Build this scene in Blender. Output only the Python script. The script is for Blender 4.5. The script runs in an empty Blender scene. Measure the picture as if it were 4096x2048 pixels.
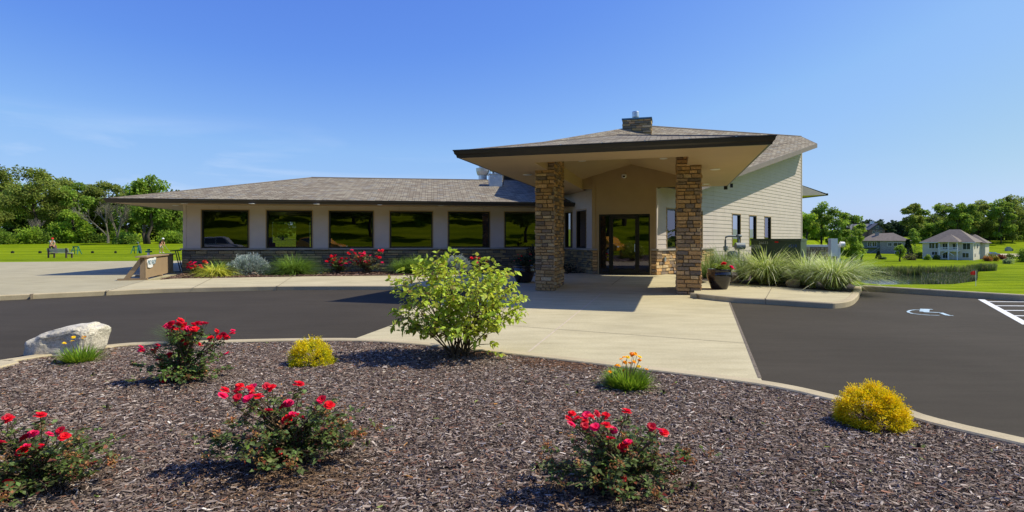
import bpy, math, random
import numpy as np
from mathutils import Vector, Matrix, noise as mnoise
R = math.radians
random.seed(7)
C = bpy.context.scene.collection
scene = bpy.context.scene

# ------------------------------------------------------------------ camera, sky, sun
F, H, E = 2228.0, 959.0, 1.45          # focal length and horizon row of the photo (4096 px wide), eye height
cam = bpy.data.cameras.new('camera'); camo = bpy.data.objects.new('camera', cam); C.objects.link(camo)
camo.location = (0, 0, E); camo.rotation_euler = (R(90), 0, 0)
cam.sensor_width = 36; cam.lens = 36 * F / 4096; cam.shift_y = -(1024 - H) / 4096
cam.clip_start = 0.05; cam.clip_end = 6000
scene.camera = camo
SUN_AZ, SUN_EL = 86.0, 50.0            # degrees clockwise from +Y, above the horizon
sl = bpy.data.lights.new('sun', 'SUN'); sl.energy = 4.6; sl.angle = R(0.5); sl.color = (1, .93, .76)
so = bpy.data.objects.new('sun', sl); C.objects.link(so)
sdir = Vector((math.sin(R(SUN_AZ)) * math.cos(R(SUN_EL)), math.cos(R(SUN_AZ)) * math.cos(R(SUN_EL)), math.sin(R(SUN_EL))))
so.rotation_euler = sdir.to_track_quat('Z', 'Y').to_euler(); so.location = (30, 5, 30)
world = bpy.data.worlds.new('World'); scene.world = world; world.use_nodes = True
wt = world.node_tree; wn_ = wt.nodes; wl = wt.links; wn_.clear()
wo = wn_.new('ShaderNodeOutputWorld'); bg = wn_.new('ShaderNodeBackground'); bg.inputs[1].default_value = 0.1
sky = wn_.new('ShaderNodeTexSky'); sky.sky_type = 'NISHITA'; sky.sun_disc = False
sky.sun_elevation = R(SUN_EL); sky.sun_rotation = R(SUN_AZ); sky.altitude = 200; sky.air_density = 1.0; sky.dust_density = 1.0; sky.ozone_density = 1.0
tc = wn_.new('ShaderNodeTexCoord'); mp = wn_.new('ShaderNodeMapping'); mp.inputs['Scale'].default_value = (1.1, 1.6, 9)
nz = wn_.new('ShaderNodeTexNoise'); nz.inputs['Scale'].default_value = 1.6; nz.inputs['Detail'].default_value = 8; nz.inputs['Roughness'].default_value = .55; nz.inputs['Distortion'].default_value = .5
rp = wn_.new('ShaderNodeMapRange'); rp.inputs[1].default_value = .5; rp.inputs[2].default_value = .78; rp.inputs[3].default_value = 0; rp.inputs[4].default_value = .8
sep = wn_.new('ShaderNodeSeparateXYZ')
b1 = wn_.new('ShaderNodeMapRange'); b1.inputs[1].default_value = .0; b1.inputs[2].default_value = .1; b1.inputs[3].default_value = .3; b1.inputs[4].default_value = 1
b2 = wn_.new('ShaderNodeMapRange'); b2.inputs[1].default_value = .08; b2.inputs[2].default_value = .20; b2.inputs[3].default_value = 1; b2.inputs[4].default_value = 0
b3 = wn_.new('ShaderNodeMapRange'); b3.inputs[1].default_value = -.45; b3.inputs[2].default_value = .05; b3.inputs[3].default_value = 1; b3.inputs[4].default_value = 0.05
m1 = wn_.new('ShaderNodeMath'); m1.operation = 'MULTIPLY'; m2 = wn_.new('ShaderNodeMath'); m2.operation = 'MULTIPLY'; m3 = wn_.new('ShaderNodeMath'); m3.operation = 'MULTIPLY'
hs = wn_.new('ShaderNodeHueSaturation'); hs.inputs['Saturation'].default_value = 1.0; hs.inputs['Value'].default_value = 1.0
mx = wn_.new('ShaderNodeMixRGB'); mx.inputs[2].default_value = (7.6, 8.2, 9.3, 1)
wl.new(tc.outputs['Generated'], mp.inputs[0]); wl.new(mp.outputs[0], nz.inputs[0]); wl.new(nz.outputs[0], rp.inputs[0])
wl.new(tc.outputs['Generated'], sep.inputs[0]); wl.new(sep.outputs[2], b1.inputs[0]); wl.new(sep.outputs[2], b2.inputs[0]); wl.new(sep.outputs[0], b3.inputs[0])
wl.new(rp.outputs[0], m1.inputs[0]); wl.new(b1.outputs[0], m1.inputs[1]); wl.new(m1.outputs[0], m2.inputs[0]); wl.new(b2.outputs[0], m2.inputs[1])
wl.new(m2.outputs[0], m3.inputs[0]); wl.new(b3.outputs[0], m3.inputs[1])
sc_ = wn_.new('ShaderNodeSeparateColor'); cc_ = wn_.new('ShaderNodeCombineColor'); wl.new(sky.outputs[0], sc_.inputs[0])
for k_, pts_ in enumerate((((0, 0), (.171, .135), (.286, .29), (.625, .52), (1, .62)), ((0, 0), (.262, .305), (.405, .52), (.74, .71), (1, .77)), ((0, 0), (.2, .62), (.421, .84), (.53, .915), (.645, .94), (.73, .88), (1, .86)))):
    # tone curve of the clear summer sky, channel by channel
    d_ = wn_.new('ShaderNodeMath'); d_.operation = 'MULTIPLY'; d_.inputs[1].default_value = .1; r_ = wn_.new('ShaderNodeValToRGB'); e_ = r_.color_ramp.elements
    while len(e_) > 1: e_.remove(e_[-1])
    e_[0].position = 0; e_[0].color = (0, 0, 0, 1)
    for p_, v_ in pts_[1:]: x_ = e_.new(p_); x_.color = (v_, v_, v_, 1)
    q_ = wn_.new('ShaderNodeMath'); q_.operation = 'MULTIPLY'; q_.inputs[1].default_value = 8.59
    wl.new(sc_.outputs[k_], d_.inputs[0]); wl.new(d_.outputs[0], r_.inputs[0]); wl.new(r_.outputs[0], q_.inputs[0]); wl.new(q_.outputs[0], cc_.inputs[k_])
wl.new(cc_.outputs[0], hs.inputs['Color']); wl.new(hs.outputs[0], mx.inputs[1]); wl.new(m3.outputs[0], mx.inputs[0]); wl.new(mx.outputs[0], bg.inputs[0]); wl.new(bg.outputs[0], wo.inputs[0])
scene.view_settings.view_transform = 'Standard'; scene.view_settings.look = 'None'
scene.view_settings.exposure = 0.22; scene.view_settings.gamma = 1.0
scene.cycles.max_bounces = 8; scene.cycles.transparent_max_bounces = 12; scene.cycles.caustics_reflective = False; scene.cycles.caustics_refractive = False

# ------------------------------------------------------------------ measuring helpers
def G(u, v, z=0.0):
    Y = (E - z) * F / (v - H); return Vector(((u - 2048) / F * Y, Y, z))
def su(P, d, u):                       # distance along a plan line P + s d at which it passes photo column u
    k = (u - 2048) / F; return (k * P[1] - P[0]) / (d[0] - k * d[1])
def smooth(a, b, x):
    t = min(1, max(0, (x - a) / (b - a))); return t * t * (3 - 2 * t)
def lerp_tab(tab, x):
    if x <= tab[0][0]: return tab[0][1]
    for (a, p), (b, q) in zip(tab, tab[1:]):
        if x <= b:
            t = (x - a) / (b - a); t = t * t * (3 - 2 * t); return p + (q - p) * t
    return tab[-1][1]
LEFT = [(38, -.02), (50, -.16), (62, -.02), (110, 1.1), (300, 4), (700, 14)]
FARR = [(88, -6.05), (100, -6.5), (106, -7.6), (133, -7.6), (138, -6.4), (165, -5.7), (195, -5.2), (235, -4.4), (265, -2.8), (300, .6), (340, 2.2), (450, 4), (700, 14)]
def hgt(x, y):
    if y < -6:
        return .1 * smooth(-6, -10, y) + 9.5 * smooth(-14, -95, y)
    zl = lerp_tab(LEFT, y) if y > 30 else -.02
    s = ((x - 9.93) * 1.3 + (y - 15.8)) / 1.64
    g = smooth(.6, 26, s); w = smooth(-3, 6, x - .56 * y)
    f = lerp_tab(FARR, y)
    if 95 < y < 145 and f < -6.2:      # the pond is closed on its right side
        f = f + (-6.0 - f) * smooth(.795 * y, .845 * y, x)
    zr = f * g if s > .6 else -.02
    if y > 300: g = 1; zr = f
    zr += (-.02) * (1 - g)
    return zl + (zr - zl) * w

# ------------------------------------------------------------------ materials
def newmat(name):
    m = bpy.data.materials.new(name); m.use_nodes = True
    n = m.node_tree.nodes; b = n['Principled BSDF']; return m, n, m.node_tree.links, b
def ramp(n, stops):
    r = n.new('ShaderNodeValToRGB'); e = r.color_ramp.elements
    while len(e) > 1: e.remove(e[-1])
    e[0].position = stops[0][0]; e[0].color = (*stops[0][1], 1)
    for p, c in stops[1:]:
        x = e.new(p); x.color = (*c, 1)
    return r
def mat(name, col, rough=.7, var=.12, scale=3, bump=0, bscale=40, metal=0, spec=.3, detail=5):
    m, n, l, b = newmat(name)
    t = n.new('ShaderNodeTexCoord'); z = n.new('ShaderNodeTexNoise'); z.inputs['Scale'].default_value = scale; z.inputs['Detail'].default_value = detail
    l.new(t.outputs['Object'], z.inputs['Vector'])
    r = ramp(n, [(.3, tuple(c * (1 - var) for c in col)), (.7, tuple(min(1, c * (1 + var)) for c in col))])
    l.new(z.outputs[0], r.inputs[0]); l.new(r.outputs[0], b.inputs['Base Color'])
    b.inputs['Roughness'].default_value = rough; b.inputs['Metallic'].default_value = metal; b.inputs['Specular IOR Level'].default_value = spec
    if bump:
        z2 = n.new('ShaderNodeTexNoise'); z2.inputs['Scale'].default_value = bscale; z2.inputs['Detail'].default_value = 4; l.new(t.outputs['Object'], z2.inputs['Vector'])
        bp = n.new('ShaderNodeBump'); bp.inputs['Strength'].default_value = bump; bp.inputs['Distance'].default_value = .02
        l.new(z2.outputs[0], bp.inputs['Height']); l.new(bp.outputs[0], b.inputs['Normal'])
    return m
def attr_mat(name, rough=.8, trans=0, spec=.25, bump=0, bscale=30):
    m, n, l, b = newmat(name)
    a = n.new('ShaderNodeAttribute'); a.attribute_name = 'Col'; l.new(a.outputs['Color'], b.inputs['Base Color'])
    b.inputs['Roughness'].default_value = rough; b.inputs['Specular IOR Level'].default_value = spec
    if bump:
        t = n.new('ShaderNodeTexCoord'); z = n.new('ShaderNodeTexNoise'); z.inputs['Scale'].default_value = bscale; z.inputs['Detail'].default_value = 6; l.new(t.outputs['Object'], z.inputs['Vector'])
        mm = n.new('ShaderNodeMixRGB'); mm.blend_type = 'MULTIPLY'; mm.inputs[0].default_value = .8
        rr = ramp(n, [(.3, (.6, .6, .6)), (.7, (1.15, 1.15, 1.15))]); l.new(z.outputs[0], rr.inputs[0])
        l.new(a.outputs['Color'], mm.inputs[1]); l.new(rr.outputs[0], mm.inputs[2]); l.new(mm.outputs[0], b.inputs['Base Color'])
        bp = n.new('ShaderNodeBump'); bp.inputs['Strength'].default_value = bump; bp.inputs['Distance'].default_value = .02; l.new(z.outputs[0], bp.inputs['Height']); l.new(bp.outputs[0], b.inputs['Normal'])
    if trans:
        tr = n.new('ShaderNodeBsdfTranslucent'); ms = n.new('ShaderNodeMixShader'); ms.inputs[0].default_value = trans
        hv = n.new('ShaderNodeHueSaturation'); hv.inputs['Value'].default_value = 1.5; hv.inputs['Hue'].default_value = .485
        l.new(a.outputs['Color'], hv.inputs['Color']); l.new(hv.outputs[0], tr.inputs[0]); l.new(b.outputs[0], ms.inputs[1]); l.new(tr.outputs[0], ms.inputs[2])
        l.new(ms.outputs[0], n['Material Output'].inputs[0])
    return m
M = {}
M['leaf'] = attr_mat('leaves', .55, .3, .35)
M['treeleaf'] = attr_mat('tree_leaves', .7, .38, .12)
M['blade'] = attr_mat('grass_blades', .5, .3, .3)
M['needle'] = attr_mat('needles', .8, .1, .1)
M['petal'] = attr_mat('petals', .5, .25, .2)
M['stone'] = attr_mat('ledge_stone', .9, 0, .15, .8, 22)
M['chips'] = attr_mat('bark_chips', .85, 0, .2)
M['bark'] = mat('bark', (.07, .055, .042), .95, .4, 8, .8, 25)
M['palebark'] = mat('pale_bark', (.17, .15, .12), .95, .3, 8, .6, 25)
M['twig'] = mat('twig', (.11, .075, .045), .8, .4, 30)
M['siding'] = mat('siding_paint', (.54, .465, .415), .6, .05, 2.2)
M['tan'] = mat('tan_trim', (.42, .30, .165), .65, .05, 1.5)
M['soffit'] = mat('soffit_panel', (.58, .42, .24), .6, .04, 1.2)
M['fascia'] = mat('brown_metal', (.04, .031, .021), .38, .12, 4, spec=.5)
M['greyrake'] = mat('rake_board', (.21, .175, .15), .6, .08, 4)
M['black'] = mat('black_aluminium', (.012, .011, .010), .4, .2, 6, spec=.4)
M['cap'] = mat('cut_limestone', (.38, .34, .29), .85, .12, 8, .3, 60)
M['mortar'] = mat('mortar', (.20, .165, .12), .95, .2, 20, .5, 60)
M['white'] = mat('white_paint', (.78, .78, .76), .55, .03, 4)
M['light'] = mat('lens', (.88, .87, .83), .5, .02, 3)
M['galv'] = mat('galvanised_steel', (.62, .66, .70), .38, .14, 4, metal=.75)
M['bluecap'] = mat('blue_flashing', (.1, .2, .28), .45, .1, 5, metal=.4)
M['green_cab'] = mat('dark_green_steel', (.035, .06, .035), .42, .15, 3, spec=.45)
M['grey_steel'] = mat('grey_painted_steel', (.24, .27, .27), .5, .1, 5, spec=.4)
M['glaze'] = mat('black_glaze', (.012, .010, .014), .06, .4, 5, spec=.7)
M['soil'] = mat('soil', (.04, .028, .02), .95, .4, 20, .6, 50)
M['plywood'] = mat('brown_painted_wood', (.33, .235, .14), .65, .06, 3)
M['signtext'] = mat('blue_grey_letters', (.16, .27, .33), .6, .05, 3)
M['teal'] = mat('teal_plastic', (.012, .16, .12), .45, .15, 4)
M['bench'] = mat('weathered_slats', (.42, .41, .39), .7, .15, 8)
M['benchend'] = mat('dark_maroon_steel', (.06, .035, .045), .5, .1, 8)
M['red'] = mat('red_cloth', (.75, .02, .015), .6, .08, 5)
M['skin'] = mat('skin', (.55, .27, .17), .55, .05, 12)
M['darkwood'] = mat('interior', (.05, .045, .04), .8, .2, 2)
M['greywindow'] = mat('dark_window_glass', (.03, .04, .045), .08, .3, 2, spec=.6)
M['roofgrey'] = mat('grey_roof', (.16, .15, .14), .85, .14, 1.2, .5, 8)
M['roofbrown'] = mat('brown_roof', (.175, .145, .12), .85, .14, 1.2, .5, 8)
M['paint'] = mat('road_paint', (.74, .74, .72), .6, .12, 14)
M['bluepaint'] = mat('pale_blue_road_paint', (.40, .52, .58), .6, .25, 10)

def glass():
    m, n, l, b = newmat('window_glass')
    o = n['Material Output']; n.remove(b)
    g = n.new('ShaderNodeBsdfGlossy'); g.inputs['Roughness'].default_value = .004; g.inputs['Color'].default_value = (.72, .68, .82, 1)
    t = n.new('ShaderNodeBsdfTransparent'); t.inputs['Color'].default_value = (.56, .57, .55, 1)
    f = n.new('ShaderNodeFresnel'); f.inputs[0].default_value = 1.55
    mr = n.new('ShaderNodeMapRange'); mr.inputs[1].default_value = 0; mr.inputs[2].default_value = .5; mr.inputs[3].default_value = .055; mr.inputs[4].default_value = .9
    tcn = n.new('ShaderNodeTexCoord'); z = n.new('ShaderNodeTexNoise'); z.inputs['Scale'].default_value = .9; z.inputs['Detail'].default_value = 1
    bp = n.new('ShaderNodeBump'); bp.inputs['Strength'].default_value = .12; bp.inputs['Distance'].default_value = .02
    l.new(tcn.outputs['Object'], z.inputs['Vector']); l.new(z.outputs[0], bp.inputs['Height']); l.new(bp.outputs[0], g.inputs['Normal'])
    s = n.new('ShaderNodeMixShader'); l.new(f.outputs[0], mr.inputs[0]); l.new(mr.outputs[0], s.inputs[0]); l.new(t.outputs[0], s.inputs[1]); l.new(g.outputs[0], s.inputs[2]); l.new(s.outputs[0], o.inputs[0])
    return m
M['glass'] = glass()
def shingle(name, a, b_, c, sc=1):
    m, n, l, b = newmat(name)
    uv = n.new('ShaderNodeUVMap')
    nzd = n.new('ShaderNodeTexNoise'); nzd.inputs['Scale'].default_value = 1.3; l.new(uv.outputs[0], nzd.inputs['Vector'])
    br = n.new('ShaderNodeTexBrick'); br.offset = .37; br.inputs['Scale'].default_value = 1 * sc; br.inputs['Brick Width'].default_value = .26; br.inputs['Row Height'].default_value = .14
    br.inputs['Mortar Size'].default_value = .012; br.inputs['Bias'].default_value = 0; br.inputs['Color1'].default_value = (0, 0, 0, 1); br.inputs['Color2'].default_value = (1, 1, 1, 1); br.inputs['Mortar'].default_value = (0, 0, 0, 1)
    l.new(uv.outputs[0], br.inputs['Vector'])
    r = ramp(n, [(0, c), (.22, b_), (.5, a), (.72, tuple(x * 1.2 for x in a)), (.9, (a[0] * .85, a[1] * .92, a[2] * 1.1))]); r.color_ramp.interpolation = 'CONSTANT'
    l.new(br.outputs[0], r.inputs[0])
    mm = n.new('ShaderNodeMixRGB'); mm.inputs[2].default_value = (*[x * .35 for x in c], 1); l.new(br.outputs['Fac'], mm.inputs[0]); l.new(r.outputs[0], mm.inputs[1])
    m2 = n.new('ShaderNodeMixRGB'); m2.blend_type = 'MULTIPLY'; m2.inputs[0].default_value = .7
    r2 = ramp(n, [(.3, (.93, .92, .9)), (.7, (1.05, 1.04, 1.02))]); l.new(nzd.outputs[0], r2.inputs[0]); l.new(mm.outputs[0], m2.inputs[1]); l.new(r2.outputs[0], m2.inputs[2])
    l.new(m2.outputs[0], b.inputs['Base Color']); b.inputs['Roughness'].default_value = .9; b.inputs['Specular IOR Level'].default_value = .15
    bp = n.new('ShaderNodeBump'); bp.inputs['Strength'].default_value = .6; bp.inputs['Distance'].default_value = .015; bp.invert = True
    l.new(br.outputs['Fac'], bp.inputs['Height']); l.new(bp.outputs[0], b.inputs['Normal'])
    return m
M['shingle'] = shingle('asphalt_shingles', (.295, .262, .195), (.25, .21, .155), (.205, .17, .125))

def ground_mat(name, kind):
    m, n, l, b = newmat(name)
    g = n.new('ShaderNodeNewGeometry')
    def noise(s, d=5, r=.55, sc=None):
        z = n.new('ShaderNodeTexNoise'); z.inputs['Scale'].default_value = s; z.inputs['Detail'].default_value = d; z.inputs['Roughness'].default_value = r
        if sc:
            mp = n.new('ShaderNodeMapping'); mp.inputs['Scale'].default_value = sc; mp.inputs['Rotation'].default_value = (0, 0, R(20)); l.new(g.outputs['Position'], mp.inputs[0]); l.new(mp.outputs[0], z.inputs['Vector'])
        else: l.new(g.outputs['Position'], z.inputs['Vector'])
        return z
    def mul(a, bb, f):
        x = n.new('ShaderNodeMixRGB'); x.blend_type = 'MULTIPLY'; x.inputs[0].default_value = f; l.new(a, x.inputs[1]); l.new(bb, x.inputs[2]); return x.outputs[0]
    bp = n.new('ShaderNodeBump'); b.inputs['Roughness'].default_value = .9; b.inputs['Specular IOR Level'].default_value = .2
    if kind == 'asphalt':
        a = noise(.5, 6); r = ramp(n, [(.3, (.050, .041, .028)), (.7, (.066, .055, .039))]); l.new(a.outputs[0], r.inputs[0])
        f = noise(140, 2); r2 = ramp(n, [(.35, (.6, .6, .6)), (.6, (1, 1, 1)), (.75, (1.6, 1.6, 1.6))]); l.new(f.outputs[0], r2.inputs[0])
        s = noise(1.2, 5, .6, (.6, 6, 1)); r3 = ramp(n, [(.4, (1, 1, 1)), (.62, (.88, .87, .86))]); l.new(s.outputs[0], r3.inputs[0])
        l.new(mul(mul(r.outputs[0], r2.outputs[0], .8), r3.outputs[0], 1), b.inputs['Base Color'])
        l.new(f.outputs[0], bp.inputs['Height']); bp.inputs['Strength'].default_value = .5; bp.inputs['Distance'].default_value = .006
    elif kind.startswith('concrete'):
        base = (.52, .455, .285) if kind == 'concrete' else ((.41, .365, .235) if kind == 'concrete_old' else (.50, .42, .27))
        a = noise(.7, 7, .6); r = ramp(n, [(.3, tuple(c * .87 for c in base)), (.7, tuple(c * 1.07 for c in base))]); l.new(a.outputs[0], r.inputs[0])
        s = noise(1.4, 6, .6, (.7, 3, 1)); r3 = ramp(n, [(.42, (1, 1, 1)), (.66, (.86, .85, .83))]); l.new(s.outputs[0], r3.inputs[0])
        f = noise(60, 3); r2 = ramp(n, [(.35, (.88, .88, .88)), (.65, (1.06, 1.06, 1.06))]); l.new(f.outputs[0], r2.inputs[0])
        l.new(mul(mul(r.outputs[0], r2.outputs[0], 1), r3.outputs[0], 1), b.inputs['Base Color'])
        l.new(f.outputs[0], bp.inputs['Height']); bp.inputs['Strength'].default_value = .35; bp.inputs['Distance'].default_value = .006
    elif kind == 'grass':
        b.inputs['Specular IOR Level'].default_value = .03; b.inputs['Roughness'].default_value = 1
        a = noise(.1, 7, .6); r = ramp(n, [(.32, (.125, .19, .004)), (.55, (.195, .265, .006)), (.75, (.24, .30, .015))]); l.new(a.outputs[0], r.inputs[0])
        f = noise(2.2, 8, .75); r2 = ramp(n, [(.3, (.66, .70, .5)), (.7, (1.25, 1.18, 1.1))]); l.new(f.outputs[0], r2.inputs[0])
        w = n.new('ShaderNodeTexWave'); w.inputs['Scale'].default_value = .055; w.inputs['Distortion'].default_value = 2.5; w.inputs['Detail'].default_value = 2; w.bands_direction = 'Y'
        l.new(g.outputs['Position'], w.inputs['Vector']); r3 = ramp(n, [(.3, (.82, .86, .75)), (.7, (1.08, 1.06, 1.05))]); l.new(w.outputs[0], r3.inputs[0])
        l.new(mul(mul(r.outputs[0], r2.outputs[0], 1), r3.outputs[0], 1), b.inputs['Base Color'])
        f2 = noise(14, 4); l.new(f2.outputs[0], bp.inputs['Height']); bp.inputs['Strength'].default_value = .7; bp.inputs['Distance'].default_value = .08
    elif kind == 'mulch' or kind == 'mulch_brown':
        mp = n.new('ShaderNodeMapping'); mp.inputs['Scale'].default_value = (1, 2.2, 1); l.new(g.outputs['Position'], mp.inputs[0])
        v = n.new('ShaderNodeTexVoronoi'); v.inputs['Scale'].default_value = 32; l.new(mp.outputs[0], v.inputs['Vector'])
        st = [(0, (.02, .015, .012)), (.4, (.07, .052, .042)), (.8, (.16, .13, .115))] if kind == 'mulch' else [(0, (.03, .018, .012)), (.5, (.10, .055, .035)), (.9, (.2, .12, .08))]
        sx = n.new('ShaderNodeSeparateColor'); l.new(v.outputs['Color'], sx.inputs[0]); r = ramp(n, st); l.new(sx.outputs[0], r.inputs[0]); l.new(r.outputs[0], b.inputs['Base Color'])
        l.new(v.outputs['Distance'], bp.inputs['Height']); bp.inputs['Strength'].default_value = 1; bp.inputs['Distance'].default_value = .03
    l.new(bp.outputs[0], b.inputs['Normal'])
    return m
for k in ('asphalt', 'concrete', 'concrete_old', 'concrete_kerb', 'grass', 'mulch', 'mulch_brown'): M[k] = ground_mat(k, k)
mw, nw, lw, bw = newmat('pond_water'); bw.inputs['Base Color'].default_value = (.022, .035, .022, 1); bw.inputs['Roughness'].default_value = .06
zz = nw.new('ShaderNodeTexNoise'); zz.inputs['Scale'].default_value = .6; gg = nw.new('ShaderNodeNewGeometry'); lw.new(gg.outputs['Position'], zz.inputs['Vector'])
bb = nw.new('ShaderNodeBump'); bb.inputs['Strength'].default_value = .25; bb.inputs['Distance'].default_value = .1; lw.new(zz.outputs[0], bb.inputs['Height']); lw.new(bb.outputs[0], bw.inputs['Normal']); M['water'] = mw

# ------------------------------------------------------------------ object helpers
OFF = {}
def tag(o, label, cat, group=None):
    o['label'] = label; o['category'] = cat
    if group: o['group'] = group
    return o
def thing(name, loc, label, cat, group=None, rz=0):
    o = bpy.data.objects.new(name, None); C.objects.link(o); o.location = loc; o.rotation_euler = (0, 0, rz)
    o.empty_display_size = .2; OFF[o.name] = Vector(loc); return tag(o, label, cat, group)
class MB:
    def __init__(s): s.v = []; s.f = []; s.c = []; s.uv = {}
    def face(s, pts, col=None, uv=None):
        b = len(s.v); s.v += [tuple(p) for p in pts]; s.f.append(tuple(range(b, b + len(pts))))
        s.c += [col or (1, 1, 1)] * len(pts)
        if uv: s.uv[len(s.f) - 1] = uv
    def box(s, o, x, y, z, col=None):  # corner o and three edge vectors
        o, x, y, z = map(Vector, (o, x, y, z)); b = len(s.v)
        s.v += [tuple(p) for p in (o, o + x, o + x + y, o + y, o + z, o + x + z, o + x + y + z, o + y + z)]
        s.f += [tuple(b + i for i in q) for q in ((0, 3, 2, 1), (4, 5, 6, 7), (0, 1, 5, 4), (1, 2, 6, 5), (2, 3, 7, 6), (3, 0, 4, 7))]
        s.c += [col or (1, 1, 1)] * 8
    def cbox(s, c, sx, sy, sz, rz=0, col=None):      # centred in plan, standing on c
        ux = Vector((math.cos(rz), math.sin(rz), 0)); uy = Vector((-math.sin(rz), math.cos(rz), 0)); c = Vector(c)
        s.box(c - ux * sx / 2 - uy * sy / 2, ux * sx, uy * sy, Vector((0, 0, sz)), col)
    def tube(s, pts, rad, n=6, col=None, cap=True):
        pts = [Vector(p) for p in pts]; rings = []
        for i, p in enumerate(pts):
            t = (pts[min(i + 1, len(pts) - 1)] - pts[max(i - 1, 0)]); t = t.normalized() if t.length > 1e-9 else Vector((0, 0, 1))
            a = t.cross(Vector((0, 0, 1)) if abs(t.z) < .9 else Vector((1, 0, 0))).normalized(); q = t.cross(a)
            r = rad[i] if hasattr(rad, '__len__') else rad; b = len(s.v); rings.append(b)
            for k in range(n):
                w = 2 * math.pi * k / n; s.v.append(tuple(p + a * r * math.cos(w) + q * r * math.sin(w))); s.c.append(col or (1, 1, 1))
        for b0, b1 in zip(rings, rings[1:]):
            for k in range(n): s.f.append((b0 + k, b0 + (k + 1) % n, b1 + (k + 1) % n, b1 + k))
        if cap: s.f.append(tuple(rings[0] + k for k in range(n))[::-1]); s.f.append(tuple(rings[-1] + k for k in range(n)))
    def lathe(s, c, prof, n=24, col=None, cap=True):  # prof: (r, z)
        c = Vector(c); rings = []
        for r, z in prof:
            rings.append(len(s.v))
            for k in range(n):
                w = 2 * math.pi * k / n; s.v.append((c.x + r * math.cos(w), c.y + r * math.sin(w), c.z + z)); s.c.append(col or (1, 1, 1))
        for b0, b1 in zip(rings, rings[1:]):
            for k in range(n): s.f.append((b0 + k, b0 + (k + 1) % n, b1 + (k + 1) % n, b1 + k))
        if cap: s.f.append(tuple(rings[0] + k for k in range(n))[::-1]); s.f.append(tuple(rings[-1] + k for k in range(n)))
    def prism(s, poly, z0, z1, col=None):
        n = len(poly); b = len(s.v)
        s.v += [(p[0], p[1], z0) for p in poly] + [(p[0], p[1], z1) for p in poly]; s.c += [col or (1, 1, 1)] * (2 * n)
        s.f.append(tuple(b + i for i in range(n))[::-1]); s.f.append(tuple(b + n + i for i in range(n)))
        for i in range(n): j = (i + 1) % n; s.f.append((b + i, b + j, b + n + j, b + n + i))
    def build(s, name, m, parent=None, world=True, smooth_=False, kind=None, usecol=True, autosmooth=None):
        me = bpy.data.meshes.new(name); off = OFF.get(parent.name, Vector()) if (parent and world) else Vector()
        if s.v:
            a = np.array(s.v, dtype=np.float64) - np.array(off); me.from_pydata(a.tolist(), [], s.f)
        if s.uv:
            u = me.uv_layers.new(name='UVMap')
            for fi, uv in s.uv.items():
                for li, q in zip(me.polygons[fi].loop_indices, uv): u.data[li].uv = q
        if usecol and any(c != (1, 1, 1) for c in s.c[:2000]):
            at = me.color_attributes.new('Col', 'FLOAT_COLOR', 'POINT'); ca = np.ones((len(s.v), 4), dtype=np.float32); ca[:, :3] = np.array(s.c, dtype=np.float32); at.data.foreach_set('color', ca.ravel())
        if smooth_: me.polygons.foreach_set('use_smooth', [True] * len(me.polygons))
        me.materials.append(M[m] if isinstance(m, str) else m)
        o = bpy.data.objects.new(name, me); C.objects.link(o)
        if parent: o.parent = parent; OFF[o.name] = OFF.get(parent.name, Vector())
        if kind: o['kind'] = kind
        return o
def np_mesh(name, V, nper, faces, cols, m, parent=None, kind=None, smooth_=False):
    """V (N, nper, 3): N little pieces of nper verts; faces: tuples of local indices; cols (N,3)"""
    N = len(V); me = bpy.data.meshes.new(name)
    off = np.array(OFF.get(parent.name, Vector())) * 0 if parent else np.zeros(3)
    vv = (V.reshape(-1, 3) - off).astype(np.float32)
    k = len(faces[0]); fa = np.array(faces, dtype=np.int32)
    idx = (fa[None, :, :] + (np.arange(N, dtype=np.int32) * nper)[:, None, None]).reshape(-1)
    nf = N * len(faces)
    me.vertices.add(len(vv)); me.vertices.foreach_set('co', vv.ravel())
    me.loops.add(len(idx)); me.loops.foreach_set('vertex_index', idx)
    me.polygons.add(nf); me.polygons.foreach_set('loop_start', np.arange(nf, dtype=np.int32) * k); me.polygons.foreach_set('loop_total', np.full(nf, k, dtype=np.int32))
    if smooth_: me.polygons.foreach_set('use_smooth', np.ones(nf, dtype=bool))
    me.update(calc_edges=True)
    at = me.color_attributes.new('Col', 'FLOAT_COLOR', 'POINT'); ca = np.ones((N, nper, 4), dtype=np.float32)
    ca[:, :, :3] = cols[:, None, :] if cols.ndim == 2 else cols
    at.data.foreach_set('color', ca.ravel()); me.materials.append(M[m] if isinstance(m, str) else m)
    o = bpy.data.objects.new(name, me); C.objects.link(o)
    if parent: o.parent = parent; OFF[o.name] = OFF.get(parent.name, Vector())
    if kind: o['kind'] = kind
    return o
rng = np.random.default_rng(5)
def unit(a): return a / np.maximum(1e-9, np.linalg.norm(a, axis=-1, keepdims=True))
def leaf_set(P, D, size, wid=.5, fold=.25, droop=.0, jit=.3):
    """diamond leaves: P base points, D growth directions, size array -> (N,4,3)"""
    N = len(P); D = unit(D + rng.normal(0, jit, (N, 3))); up = unit(rng.normal(0, .5, (N, 3)) + np.array([0, 0, 1.]))
    S = unit(np.cross(D, up)); U = np.cross(S, D); s = np.asarray(size).reshape(-1, 1) * np.ones((N, 1))
    V = np.empty((N, 4, 3)); V[:, 0] = P; V[:, 2] = P + D * s - np.array([0, 0, 1.]) * s * droop
    V[:, 1] = P + D * s * .45 + S * s * wid * .5 + U * s * fold * .3; V[:, 3] = P + D * s * .45 - S * s * wid * .5 + U * s * fold * .3
    return V
LF = [(0, 1, 2), (0, 2, 3)]
def jcol(base, N, v=.2, h=.08):
    c = np.array(base)[None, :] * (1 + rng.normal(0, v, (N, 1))) * (1 + rng.normal(0, h, (N, 3))); return np.clip(c, .002, .95)
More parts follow.
